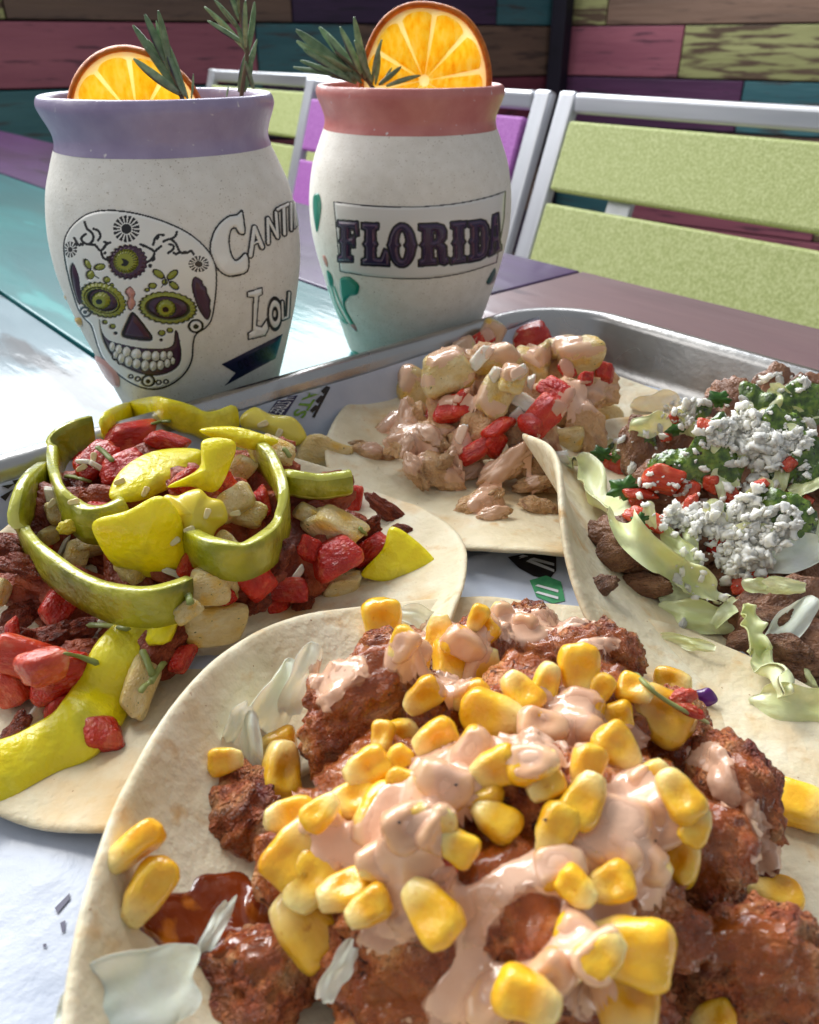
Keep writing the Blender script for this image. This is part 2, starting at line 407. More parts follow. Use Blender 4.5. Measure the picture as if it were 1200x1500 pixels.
def wall(nm, label, dirv, L, z1, rows, seed):
    w = empty(nm, tuple(CORN+np.array([0, 0, -.75])), 0, label=label, cat='wall'); inv = w.matrix_world.inverted()
    nrm = np.array([-dirv[1], dirv[0], 0]); nrm = -nrm if nrm[1] > 0 else nrm
    add('backing', boxm('backing', L, .02, z1+.75, 0), MAT(nm+'_backing', [(.3, (22, 18, 24)), (.7, (30, 26, 30))], 5, rough=.9), w,
        inv @ frame3(dirv, -nrm, (0, 0, 1), CORN+dirv*L/2-nrm*.024+np.array([0, 0, (z1-.75)/2])))
    rg = random.Random(seed); k0 = math.floor((-.75-ZB)/CH)
    for k in range(k0, 40):
        za = max(ZB+k*CH, -.75); zb = min(ZB+(k+1)*CH, z1)
        if zb-za < .02: continue
        row = rows.get(k); s = 0; i = 0
        if row is None:
            row = []; q = 0
            while q < L: e = q+rg.uniform(.35, .9); row.append((e, rg.choice(list(PAINT)))); q = e
        for e, c in row:
            e = min(e, L)
            if e-s < .01: break
            off = rg.uniform(0, .005)
            add('board', boxm('board', e-s-.004, .018, zb-za-.005, .0015), PAINT[c], w, inv @ frame3(dirv, -nrm, (0, 0, 1), CORN+dirv*(s+e)/2+nrm*off+np.array([0, 0, (za+zb)/2])))
            s = e
    return w
def sl(px, dirv):                                                         # distance from the corner of a photo column along a wall
    d = ray(px, 80)[:2]; A = np.array([[dirv[0], -d[0]], [dirv[1], -d[1]]]); return np.linalg.solve(A, -CORN[:2])[0]
wall('board_wall', 'wall of painted reclaimed boards in pink, teal and dark brown behind the two jars', WL, 3.0, .62,
     {1: [(sl(722, WL), 'teal'), (sl(430, WL), 'night'), (sl(20, WL), 'brown'), (9, 'lime')], 0: [(sl(520, WL), 'brown'), (sl(375, WL), 'teal'), (9, 'pink')],
      -1: [(sl(560, WL), 'plum'), (sl(380, WL), 'night'), (9, 'teal')], -2: [(9, 'plum')], 2: [(.8, 'night'), (9, 'brown')]}, 3)
wall('board_wall', 'taller wall of painted boards with a pink board and a worn lime one, above the green chair', WR, 2.6, 1.5,
     {1: [(sl(885, WR), 'lime'), (9, 'umber')], 0: [(sl(1000, WR), 'pink'), (9, 'lime')], -1: [(sl(1100, WR), 'purple'), (9, 'teal')],
      -2: [(.5, 'plum'), (9, 'brown')], -3: [(.3, 'teal'), (.9, 'pink'), (9, 'lime')], -4: [(.5, 'brown'), (9, 'pink')]}, 5)
add('corner_post', boxm('corner_post', .05, .05, 2.2, .003), MAT('post_dark', [(.3, (22, 18, 34)), (.7, (34, 28, 48))], 10, rough=.6),
    mat=frame3(WR, np.array([-WR[1], WR[0], 0]), (0, 0, 1), CORN+(WL+WR)/np.linalg.norm(WL+WR)*.05+np.array([0, 0, .35])),
    label='dark post in the corner where the two board walls meet', cat='post')

# ------------------------------------------------------------------ chairs
ALU = MAT('brushed_aluminium', [(.3, (190, 192, 198)), (.7, (214, 216, 222))], 30, rough=.42, metal=.6, stretch=(1, 1, .1), rvar=(60, .3, .7, .28, .5), bump=[(250, .00008)])
GREEN = MAT('slat_green', [(.34, (166, 178, 108)), (.5, (184, 194, 126)), (.66, (202, 210, 148))], 520, 3, rough=.62, over=[(330, .52, .66, (204, 212, 150), 2)], bump=[(700, .0003), (60, .0003)], rand=.03)
PURPLE = MAT('slat_purple', [(.3, (160, 84, 172)), (.5, (182, 106, 192)), (.7, (200, 132, 208))], 520, 3, rough=.62, over=[(330, .52, .66, (192, 122, 200), 2)], bump=[(700, .0003), (60, .0003)], rand=.03)
CW = .485
def chair(label, smid, npos, slat_m):
    c = empty('chair', tuple(frT(smid, npos, -.75)), math.atan2(E1[1], E1[0]), label=label, cat='chair', group='slatted chairs along the far side of the table')
    tilt = .34; zb = .50; zt = .838                    # back leans away from the table above the seat
    def yb(z): return (z-zb)*tilt
    def bar(nm, a, b, w, h, mt, bev=.006):
        a = Vector(a); b = Vector(b); L = (b-a).length; m = boxm(nm, w, h, L, bev, 3)
        q = (b-a).to_track_quat('Z', 'Y'); return add(nm, m, mt, c, Matrix.Translation((a+b)/2) @ q.to_matrix().to_4x4())
    for s in (-1, 1):
        x = s*(CW/2-.012)
        bar('back_post', (x, yb(.44), .44), (x, yb(zt), zt), .024, .014, ALU, .004)
        bar('leg', (x, 0.02, 0), (x, yb(.44), .437), .030, .024, ALU)
        bar('leg', (x, -.40, 0), (x, -.38, .437), .030, .024, ALU)
        bar('seat_rail', (x, -.40, .425), (x, -.045, .425), .028, .024, ALU)
    bar('top_rail', (-CW/2+.0245, yb(zt-.010), zt-.010), (CW/2-.0245, yb(zt-.010), zt-.010), .014, .020, ALU, .004)
    sh, gap = .070, .0115; z = zt-.027
    for k in range(4):
        zm = z-sh/2; y = yb(zm)
        m = boxm('slat', CW-.054, .014, sh*1.03, .003, 2)
        add('slat', m, slat_m, c, Matrix.Translation((0, y-.002, zm)) @ Matrix.Rotation(-math.atan(tilt), 4, 'X'))
        for s in (-.27, .27):
            zc = z-sh-gap/2; mm = boxm('connector', .03, .008, gap+.03, .001)
            add('connector', mm, ALU, c, Matrix.Translation((s*CW, yb(zc)+.012, zc)) @ Matrix.Rotation(-math.atan(tilt), 4, 'X'))
        z -= sh+gap
    for k in range(4):
        add('seat_slat', boxm('seat_slat', CW-.07, .084, .016, .003), slat_m, c, Matrix.Translation((0, -.09-k*.094, .437)))
    return c
NC = .655
s_r = Pplane(819, 135, NN, NC+.115)@E1
chair('aluminium chair with pale green slats, right beside the purple one', s_r+CW/2+.006, NC, GREEN)
chair('aluminium chair with purple slats behind the pink-rimmed jar', s_r-CW/2-.006, NC, PURPLE)
chair('aluminium chair with pale green slats, half hidden behind the lavender-rimmed jar', s_r-1.5*CW+.004, NC+.09, GREEN)

# ------------------------------------------------------------------ clay jars
PROF = [(.0, .0), (.026, .0), (.0295, .0008), (.0318, .004), (.0352, .015), (.0392, .028), (.0432, .042), (.0462, .056), (.0472, .066), (.0468, .077), (.0446, .089), (.0412, .098), (.0388, .1035)]
COLL = [(.0388, .1035), (.0382, .1058), (.0382, .1082), (.0391, .1112), (.0405, .1145), (.0414, .1172), (.0412, .1191), (.0404, .1205), (.0391, .1207), (.0378, .1194), (.0366, .1150), (.0356, .108), (.0358, .098)]
PZ = np.array([p[1] for p in PROF[1:]]); PR = np.array([p[0] for p in PROF[1:]])
fine = catmull(PROF[1:], 160); PZ, PR = fine[:, 1], fine[:, 0]
def lathe(name, prof, n, k=128, wob=0):
    c = catmull(prof, n); V = []; Fc = []
    for r, z in c:
        for j in range(k):
            a = 2*math.pi*j/k; rr = r*(1+wob*noise.noise(Vector((math.cos(a)*2, math.sin(a)*2, z*60)))); V.append((rr*math.cos(a), rr*math.sin(a), z))
    for i in range(n-1):
        for j in range(k): Fc.append((i*k+j, i*k+(j+1) % k, (i+1)*k+(j+1) % k, (i+1)*k+j))
    return mesh(name, V, Fc)
CLAY = MAT('white_clay', [(.3, (232, 227, 217)), (.7, (242, 238, 230))], 220, 5, rough=.62, over=[(1500, .64, .74, (186, 174, 156), 2), (700, .74, .78, (140, 128, 116), 2)], bump=[(700, .00018), (90, .0002)], spec=.35, rand=.01)
def collar_mat(nm, c0, c1): return MAT(nm, [(.3, c0), (.7, c1)], 90, 5, rough=.42, coat=.35, coatr=.22, bump=[(420, .00022), (60, .0004)], over=[(300, .70, .76, (226, 218, 220), 2)])
LAV = collar_mat('lavender_glaze', (152, 138, 174), (172, 158, 190)); SALM = collar_mat('salmon_glaze', (196, 114, 110), (212, 138, 130))
LIQ = MAT('amber_drink', [(.3, (150, 60, 30)), (.7, (176, 84, 40))], 30, rough=.06, spec=.6)
PRINT = MAT('enamel_print', [], attr='Col', rough=.30, coat=.4, coatr=.15, bump=[(500, .00008)])
def jar(label, base, collar):
    j = empty('clay_jar', tuple(base), 0, label=label, cat='jar')
    add('body', lathe('body', PROF[1:], 110), CLAY, j, sol=True)
    add('collar', lathe('collar', COLL, 60, wob=.012), collar, j, sol=True)
    n = 64; add('drink', mesh('drink', [(0, 0, .109)]+[(.0357*math.cos(2*math.pi*i/n), .0357*math.sin(2*math.pi*i/n), .109) for i in range(n)], [(0, i+1, (i+1) % n+1) for i in range(n)]), LIQ, j)
    add('base', mesh('base', [(0, 0, 0)]+[(.0262*math.cos(2*math.pi*i/n), .0262*math.sin(2*math.pi*i/n), 0) for i in range(n)], [(0, (i+1) % n+1, i+1) for i in range(n)]), CLAY, j)
    return j
BL = P(297, 592); BR = P(601, 512)
JL = jar('cream clay jar with lavender rim, painted sugar skull and white lettering', BL, LAV)
JR = jar('cream clay jar with salmon pink rim and framed purple lettering', BR, SALM)

# ---- enamel print: drawn in 2-D, wrapped on the jar's wall
def seg(p, a, b):
    a = np.array(a, float); b = np.array(b, float); ab = b-a
    t = np.clip(((p-a)@ab)/max(ab@ab, 1e-9), 0, 1); return np.linalg.norm(p-a-t[:, None]*ab, axis=1)
def stroke(p, pts, w):
    d = np.full(len(p), 1e9)
    for a, b in zip(pts[:-1], pts[1:]): d = np.minimum(d, seg(p, a, b))
    return d-w
def poly(p, pts):
    pts = np.array(pts, float); d = np.full(len(p), 1e9); s = np.zeros(len(p), bool)
    for a, b in zip(pts, np.roll(pts, -1, 0)):
        d = np.minimum(d, seg(p, a, b))
        c = ((a[1] > p[:, 1]) != (b[1] > p[:, 1]))
        with np.errstate(divide='ignore', invalid='ignore'): xi = (b[0]-a[0])*(p[:, 1]-a[1])/(b[1]-a[1])+a[0]
        s ^= c & (p[:, 0] < xi)
    return np.where(s, -d, d)
def ell(p, c, rx, ry, rot=0, scal=0, amp=0):
    a = math.radians(rot); q = p-np.array(c); x = q[:, 0]*math.cos(a)+q[:, 1]*math.sin(a); y = -q[:, 0]*math.sin(a)+q[:, 1]*math.cos(a)
    r = np.sqrt((x/rx)**2+(y/ry)**2); th = np.arctan2(y/ry, x/rx)
    return (r-1-amp*np.abs(np.cos(th*scal/2)) if scal else r-1)*min(rx, ry)
class Canvas:
    def __init__(s, p): s.p = p; s.c = np.zeros((len(p), 4)); s.m = np.zeros(len(p), bool); s.h = np.zeros(len(p))
    def fill(s, d, col, h=None, w=0):
        k = d < 0; s.c[k] = lin(col); s.m |= k
        if h is not None: s.h[k] = h*np.clip(-d[k]/14, 0, 1)
    def line(s, d, col, w): k = np.abs(d) < w; s.c[k] = lin(col); s.m |= k; s.h[k] = .00012
BLK, WHT, PUR, GRN, PNK, NAV = (22, 18, 20), (240, 238, 232), (74, 40, 66), (154, 158, 52), (214, 152, 140), (34, 34, 66)
def wrapped(name, jr, base, box, crop, painter, res=.00022, off=.00012):
    """box: photo-pixel bounds; crop: (x0, y0, scale) drawing units"""
    x0, y0, x1, y1 = box; vc = CAM[:2]-base[:2]; a0 = math.atan2(vc[1], vc[0])
    th = np.arange(-1.48, 1.48, res/.045)+a0; zs = np.arange(.004, .1035, res)
    r = np.interp(zs, PZ, PR); T, Z = np.meshgrid(th, zs); R = np.repeat(r[:, None], len(th), 1)
    loc = np.stack([R*np.cos(T), R*np.sin(T), Z], -1).reshape(-1, 3)
    drdz = np.gradient(r, zs); nr = 1/np.sqrt(1+drdz**2); NR = np.repeat(nr[:, None], len(th), 1).reshape(-1); NZ = np.repeat((-drdz*nr)[:, None], len(th), 1).reshape(-1)
    nrm = np.stack([np.cos(T).reshape(-1)*NR, np.sin(T).reshape(-1)*NR, NZ], -1)
    wp = loc+base; px = project(wp); face = ((CAM-wp)*nrm).sum(1) > -.002
    sel = face & (px[:, 0] > x0) & (px[:, 0] < x1) & (px[:, 1] > y0) & (px[:, 1] < y1)
    cv = Canvas((px[sel]-np.array(crop[:2]))*crop[2]); painter(cv)
    full = np.zeros(len(px), bool); full[sel] = cv.m; col = np.zeros((len(px), 4)); col[sel] = cv.c; hh = np.zeros(len(px)); hh[sel] = cv.h
    loc = loc+nrm*(off+hh)[:, None]
    idx = np.arange(len(px)).reshape(T.shape); q = np.stack([idx[:-1, :-1], idx[:-1, 1:], idx[1:, 1:], idx[1:, :-1]], -1).reshape(-1, 4)
    q = q[full[q].all(1)]
    if not len(q): return
    used = np.unique(q); mp = np.zeros(len(px), int); mp[used] = np.arange(len(used))
    m = mesh(name, loc[used], mp[q]); ca = m.color_attributes.new('Col', 'FLOAT_COLOR', 'POINT'); ca.data.foreach_set('color', col[used].reshape(-1))
    return add(name, m, PRINT, jr)
def split(o, name):
    m = o.data; n = len(m.vertices); lab = np.arange(n); F = np.array([tuple(p.vertices) for p in m.polygons])
    while True:
        lo = lab[F].min(1); new = lab.copy()
        for k in range(4): np.minimum.at(new, F[:, k], lo)
        new = new[new]
        if (new == lab).all(): break
        lab = new
    v = verts_of(m); col = np.empty(n*4); m.color_attributes['Col'].data.foreach_get('color', col); col = col.reshape(-1, 4); par = o.parent; fl = lab[F[:, 0]]
    for g in np.unique(fl):
        q = F[fl == g]
        if len(q) < 12: continue
        us = np.unique(q); mp = np.zeros(n, int); mp[us] = np.arange(len(us)); mm = mesh(name, v[us], mp[q])
        ca = mm.color_attributes.new('Col', 'FLOAT_COLOR', 'POINT'); ca.data.foreach_set('color', col[us].reshape(-1)); add(name, mm, PRINT, par)
    bpy.data.objects.remove(o)
def rosette(cv, c, r0, r1, n, ry=1):
    q = (cv.p-np.array(c))/np.array([1, ry]); r = np.linalg.norm(q, axis=1); th = np.arctan2(q[:, 1], q[:, 0])
    sp = (np.abs(((th/(2*math.pi)*n) % 1)-.5) < .22+.12*(r/r1)) & (r < r1) & (r > r0)
    k = (r < r0*.86) | sp; cv.c[k] = lin(BLK)
def skull(cv):
    p = cv.p
    out = closed([(300, 115), (390, 118), (490, 137), (590, 170), (685, 218), (760, 285), (795, 350), (801, 420), (795, 505), (780, 590), (755, 628), (712, 658), (699, 700), (694, 765), (668, 822), (625, 864), (575, 890), (525, 899), (465, 888), (405, 858), (350, 815), (308, 768), (285, 720), (268, 665), (252, 618), (225, 590), (198, 550), (180, 500), (160, 430), (141, 345), (133, 275), (143, 222), (175, 175), (230, 133)], 4)
    d = poly(p, out); cv.fill(d, WHT, .0007); cv.line(d, BLK, 4.4)
    rosette(cv, (410, 195), 26, 58, 17); rosette(cv, (168, 285), 12, 30, 12, 1.15); rosette(cv, (722, 348), 20, 44, 15, .8)
    for pts in ([(230, 165), (240, 195), (262, 212), (268, 240), (250, 262), (225, 255), (215, 235), (235, 218)], [(268, 195), (290, 205), (298, 228), (288, 245)], [(185, 235), (205, 265), (225, 255)], [(280, 270), (300, 290), (325, 262), (340, 255)], [(300, 290), (310, 320), (328, 330)], [(250, 262), (275, 265)],
                [(525, 265), (535, 235), (550, 222), (570, 222)], [(570, 250), (600, 240), (625, 262), (640, 295), (665, 300), (690, 290)], [(600, 240), (620, 228), (628, 208)], [(590, 300), (610, 285), (612, 268), (595, 262)], [(470, 262), (500, 275), (530, 295), (520, 325), (500, 340)], [(530, 295), (560, 270)], [(640, 295), (625, 305), (615, 300)], [(690, 290), (700, 305)]):
        k = stroke(p, catmull(pts, 14), 5.6) < 0; cv.c[k] = lin(BLK)
    for c, rx, ry, ro in (((218, 262), 10, 6, 40), ((322, 255), 14, 6, 20), ((484, 268), 15, 7, 25), ((526, 325), 13, 9, -60), ((665, 298), 12, 7, 20), ((545, 235), 10, 6, -50), ((195, 262), 10, 7, 60), ((330, 325), 8, 12, 0), ((512, 355), 9, 9, 0), ((318, 300), 7, 7, 0)):
        k = ell(p, c, rx, ry, ro) < 0; cv.c[k] = lin(BLK)
    d = ell(p, (415, 340), 76, 68, 0, 22, .10); cv.line(d, BLK, 3); cv.fill(d, PUR, .0009)
    d = ell(p, (408, 336), 52, 50, 0, 18, .06); cv.fill(d, GRN, .0013)
    q = p-np.array((408, 336)); r = np.linalg.norm(q, axis=1); th = np.arctan2(q[:, 1], q[:, 0]); k = (r > 34) & (r < 50) & (np.abs((th*24/(2*math.pi)) % 1-.5) < .14); cv.c[k] = lin(BLK)
    k = poly(p, closed([(392, 322), (415, 328), (424, 340), (412, 356), (390, 352), (400, 338)], 4)) < 0; cv.c[k] = lin(BLK)
    for c, rx, ry, ro in (((240, 350), 13, 24, -30), ((292, 362), 24, 14, -12), ((252, 396), 18, 20, 10), ((323, 418), 15, 14, 0), ((345, 442), 10, 9, 0), ((548, 392), 27, 15, 35), ((608, 396), 27, 15, -40), ((614, 442), 24, 13, 40), ((522, 444), 17, 13, 0), ((575, 428), 12, 12, 0), ((498, 462), 10, 8, 0)):
        d = ell(p, c, rx, ry, ro); cv.fill(d, GRN, .001); cv.line(d, BLK, 2)
    for pts in ([(262, 378), (275, 400), (292, 410)], [(575, 405), (580, 430), (560, 448)], [(590, 420), (602, 432)]): k = stroke(p, pts, 2.6) < 0; cv.c[k] = lin(BLK)
    d = poly(p, closed([(425, 448), (446, 474), (440, 498), (449, 520), (432, 548), (418, 544), (411, 515), (419, 495), (403, 470)], 3)); cv.fill(d, PNK, .001); cv.line(d, (70, 50, 50), 1.6)
    for c, rx, ry, ro, pr in (((306, 506), 98, 68, 22, .64), ((588, 540), 118, 66, 5, .70)):
        d = ell(p, c, rx, ry, ro, 26, .07); cv.fill(d, GRN, .001); cv.line(d, (60, 62, 20), 2.6)
        d = ell(p, c, rx*.80, ry*.76, ro); cv.line(d, (60, 62, 20), 2)
        d = ell(p, c, rx*pr*1.06, ry*pr, ro); cv.fill(d, PUR, .0009); cv.line(d, BLK, 2.4)
        cc = (c[0]-8, c[1]+2); d = ell(p, cc, 40, 36, 0, 14, .08); cv.fill(d, GRN, .0014); cv.line(d, (60, 62, 20), 2)
        k = ell(p, cc, 14, 12) < 0; cv.c[k] = lin(BLK)
    for pts in ([(178, 345), (200, 395), (208, 450), (209, 522), (192, 505), (172, 435), (166, 375)], [(702, 408), (732, 418), (742, 440), (756, 455), (760, 480), (772, 505), (770, 535), (774, 560), (762, 592), (738, 570), (714, 522), (694, 452)]):
        d = poly(p, closed(pts, 3)); cv.fill(d, PUR, .0009); cv.line(d, BLK, 2.2)
    d = poly(p, closed([(432, 556), (462, 580), (500, 630), (523, 665), (512, 686), (450, 682), (396, 670), (388, 648), (408, 600)], 4)); cv.fill(d, BLK, .0006); cv.fill(d+11, PUR, .001)
    for c, r in (((232, 557), 23), ((710, 620), 30), ((505, 860), 26)):
        cv.line(ell(p, c, r, r*.9), BLK, 5); k = ell(p, c, r*.4, r*.36) < 0; cv.c[k] = lin(BLK)
    for c, r, cl in (((316, 602), 11, GRN), ((349, 621), 13, GRN), ((363, 650), 7, BLK), ((562, 650), 15, GRN), ((598, 638), 13, GRN), ((560, 680), 6, BLK)):
        d = ell(p, c, r, r*.85); cv.fill(d, cl, .0009); cv.line(d, BLK, 2)
    for c, r in (((430, 840), 11), ((460, 851), 13), ((550, 866), 13), ((582, 863), 12)):
        cv.line(ell(p, c, r*.8, r*.7), BLK, 3.6)
    d = poly(p, closed([(294, 592), (302, 640), (330, 680), (390, 700), (470, 716), (560, 720), (612, 703), (622, 640), (636, 668), (646, 740), (636, 790), (595, 822), (540, 836), (480, 830), (420, 806), (365, 770), (325, 715), (302, 655)], 4)); cv.fill(d, PUR, .0004); cv.line(d, BLK, 2.4)
    for c, rx, ry in (((345, 712), 13, 20), ((374, 726), 16, 23), ((408, 737), 19, 25), ((450, 744), 24, 23), ((496, 750), 22, 21), ((535, 752), 18, 21), ((569, 751), 15, 20), ((597, 747), 12, 17), ((360, 747), 11, 17), ((385, 763), 15, 22), ((417, 776), 17, 24), ((452, 786), 18, 22), ((489, 793), 17, 23), ((524, 795), 16, 21), ((556, 791), 15, 20), ((586, 783), 13, 18), ((610, 773), 9, 15)):
        d = ell(p, c, rx, ry); k = (d < 3.2) & (d >= 0); cv.c[k] = lin(BLK); cv.fill(d, WHT, .0012)
wrapped('skull_emblem', JL, BL, (60, 280, 330, 600), (50, 270, 3), skull)
def lettering(cv):
    p = cv.p
    def puffy(d, o=13): cv.fill(d-o+0., WHT, .0008); cv.line(d-o, BLK, 4.2)
    C = closed([(772, 278), (795, 195), (848, 142), (890, 132), (912, 114), (921, 160), (925, 216), (900, 218), (882, 192), (864, 203), (856, 250), (864, 300), (882, 332), (902, 322), (925, 300), (941, 322), (936, 382), (880, 402), (838, 398), (798, 360)], 3)
    d = poly(p, C); cv.fill(d, WHT, .0008); cv.line(d, BLK, 4.6)
    A = np.minimum(np.minimum(stroke(p, [(949, 312), (966, 190)], 0), stroke(p, [(966, 190), (1000, 275)], 0)), stroke(p, [(958, 262), (988, 248)], -4)); puffy(A, 12)
    puffy(np.minimum(np.minimum(stroke(p, [(1027, 258), (1024, 150)], 0), stroke(p, [(1024, 150), (1068, 232)], 0)), stroke(p, [(1068, 232), (1060, 122)], 0)), 10)
    puffy(np.minimum(stroke(p, [(1068, 110), (1116, 88)], 0), stroke(p, [(1094, 100), (1098, 218)], 0)), 10)
    puffy(stroke(p, [(1126, 84), (1128, 200)], 0), 8)
    puffy(np.minimum(stroke(p, [(1142, 78), (1143, 190)], 0), stroke(p, [(1142, 78), (1150, 180)], 0)), 6)
    Lp = [(934, 472), (1000, 452), (1002, 482), (986, 492), (976, 618), (998, 624), (1020, 590), (1030, 632), (1014, 664), (940, 682), (938, 652), (956, 640), (962, 496), (935, 494)]
    d = poly(p, Lp); cv.fill(d, WHT, .0008); cv.line(d, BLK, 3.4)
    o = np.abs(ell(p, (1056, 568), 20, 46)); puffy(o, 10)
    puffy(np.minimum(np.minimum(stroke(p, [(1088, 515), (1090, 590)], 0), stroke(p, [(1090, 590), (1112, 580)], 0)), stroke(p, [(1112, 580), (1118, 475)], 0)), 8)
    d = poly(p, [(820, 790), (1092, 655), (1060, 765), (832, 888), (882, 828)]); cv.fill(d, NAV, .0003)
    for k in range(7):
        x = 905+k*24; y = 792-k*12; kk = np.abs(ell(p, (x, y), 8, 16, -25)) < 2.4; cv.c[kk] = lin((16, 14, 34))
    for pts, cl in (([(262, 752), (320, 775), (368, 828), (378, 886), (345, 886), (292, 826)], PNK), ([(100, 470), (140, 492), (140, 522), (118, 530)], (206, 160, 44)), ([(176, 590), (205, 585), (214, 618), (196, 626)], (206, 160, 44)), ([(205, 640), (222, 690), (236, 735), (224, 730), (206, 680)], PNK), ([(290, 838), (305, 840), (308, 858), (296, 858)], (130, 150, 60))):
        d = poly(p, closed(pts, 4)); cv.fill(d, cl, .0009)
    for pts in ([(558, -8), (566, -14), (572, -8), (582, -16), (592, -15)], [(600, 38), (606, 36)]):
        d = stroke(p, pts, 2.8); cv.fill(d, BLK)
split(wrapped('letter', JL, BL, (60, 200, 445, 605), (50, 270, 3), lettering, off=.00016), 'letter')

def glyph(ch):
    if ch == 'I': return [[(0, 0), (1, 0), (1, .13), (.80, .17), (.80, .42), (.92, .5), (.80, .58), (.80, .83), (1, .87), (1, 1), (0, 1), (0, .87), (.20, .83), (.20, .58), (.08, .5), (.20, .42), (.20, .17), (0, .13)]]
    if ch == 'L': return [[(0, 0), (.6, 0), (.6, .13), (.50, .17), (.50, .42), (.57, .5), (.50, .58), (.50, .82), (.68, .84), (.82, .60), (1, .66), (1, 1), (0, 1), (0, .87), (.13, .83), (.13, .58), (.05, .5), (.13, .42), (.13, .17), (0, .13)]]
    if ch == 'F': return [[(0, 0), (.95, 0), (1, .34), (.85, .36), (.78, .19), (.58, .18), (.58, .40), (.68, .40), (.72, .34), (.82, .34), (.82, .64), (.72, .64), (.68, .58), (.58, .58), (.58, .83), (.72, .87), (.72, 1), (0, 1), (0, .87), (.15, .83), (.15, .58), (.05, .5), (.15, .42), (.15, .17), (0, .13)]]
    th = np.linspace(-math.pi, math.pi, 36, endpoint=False)
    if ch == 'O':
        o = [(.5+.46*math.cos(t)*(1+.10*math.exp(-(math.sin(t)/.12)**2)), .5+.5*math.sin(t)) for t in th]
        i = [(.5+.15*math.cos(t)*(1-.5*math.exp(-(math.sin(t)/.12)**2)), .5+.33*math.sin(t)) for t in th]; return [o, i]
    if ch == 'D':
        return [[(0, 0), (.55, 0), (.78, .05), (.93, .2), (.97, .42), (1.05, .5), (.97, .58), (.93, .8), (.78, .95), (.55, 1), (0, 1), (0, .87), (.12, .83), (.12, .58), (.03, .5), (.12, .42), (.12, .17), (0, .13)], [(.46, .18), (.56, .2), (.62, .32), (.60, .5), (.62, .68), (.56, .8), (.46, .82), (.46, .58), (.5, .5), (.46, .42)]]
    if ch == 'R':
        return [[(0, 0), (.6, 0), (.82, .06), (.92, .2), (.90, .38), (.78, .48), (.90, .56), (.92, .82), (1, .86), (1, .97), (.85, 1.02), (.66, .97), (.62, .62), (.54, .58), (.48, .58), (.48, .83), (.6, .87), (.6, 1), (0, 1), (0, .87), (.12, .83), (.12, .58), (.04, .5), (.12, .42), (.12, .17), (0, .13)], [(.48, .18), (.57, .2), (.60, .3), (.57, .40), (.48, .42)]]
    return [[(.30, 0), (.72, 0), (.92, .84), (1.02, .87), (1.02, 1), (.55, 1), (.55, .87), (.62, .84), (.58, .70), (.40, .70), (.36, .84), (.44, .87), (.44, 1), (-.02, 1), (-.02, .87), (.08, .84)], [(.46, .30), (.52, .30), (.56, .56), (.42, .56)]]
def florida(cv):
    p = cv.p
    fr = np.concatenate([catmull([(210, 160), (420, 183), (650, 186), (850, 168), (1000, 137), (1094, 106)], 20), catmull([(1086, 250), (1048, 472)], 3), catmull([(1047, 474), (900, 522), (750, 550), (600, 558), (400, 546), (243, 520)], 20)])
    d = poly(p, fr); cv.fill(d, (224, 222, 218), .0005); cv.line(d, BLK, 3.4)
    for ch, x0, x1, t0, t1, b0, b1 in (('F', 232, 340, 258, 264, 468, 470), ('L', 356, 496, 270, 274, 484, 490), ('O', 488, 636, 272, 272, 497, 496), ('R', 648, 802, 277, 270, 490, 480), ('I', 812, 892, 267, 260, 482, 470), ('D', 902, 1012, 262, 246, 470, 448), ('A', 1008, 1072, 238, 212, 440, 408)):
        dd = None
        for i, g in enumerate(glyph(ch)):
            q = [(x0+(x1-x0)*u, (t0+(t1-t0)*u)*(1-v)+(b0+(b1-b0)*u)*v) for u, v in g]
            e = poly(p, q); dd = e if i == 0 else np.maximum(dd, -e)
        cv.fill(dd-8, (10, 10, 20), .0006); cv.fill(dd, (40, 22, 66), .0010); k = (dd < -8) & (dd > -12); cv.c[k] = lin((92, 58, 88))
wrapped('framed_lettering', JR, BR, (470, 270, 760, 420), (430, 250, 1200/340), florida)
def flora(cv):
    p = cv.p; TE = (36, 132, 108)
    for pts, cl in (([(108, 122), (135, 120), (146, 190), (130, 300), (118, 312), (104, 230), (101, 160)], TE), ([(245, 552), (290, 545), (335, 580), (343, 610), (330, 640), (290, 652), (268, 695), (298, 760), (322, 800), (312, 806), (270, 742), (245, 650), (240, 590)], TE),
                    ([(172, 515), (195, 530), (208, 575), (200, 612), (182, 590)], TE), ([(995, 580), (1010, 545), (1042, 500), (1045, 560), (1015, 590)], (30, 84, 84)), ([(232, 740), (262, 770), (290, 790), (262, 790), (238, 765)], TE), ([(290, 930), (318, 930), (345, 950), (290, 960)], TE),
                    ([(286, 790), (310, 790), (328, 812), (328, 832), (310, 822)], (176, 128, 124)), ([(150, 440), (166, 440), (180, 480), (176, 500), (160, 480)], (206, 150, 136))):
        cv.fill(poly(p, closed(pts, 5)), cl, .0008)
    for pts in ([(195, 600), (222, 690), (268, 775)], [(210, 600), (245, 690), (300, 790)], [(178, 600), (208, 690), (245, 770)]): cv.fill(stroke(p, catmull(pts, 12), 6), (96, 168, 140), .0006)
split(wrapped('painted_leaf', JR, BR, (445, 270, 760, 535), (430, 250, 1200/340), flora, off=.00016), 'painted_leaf')

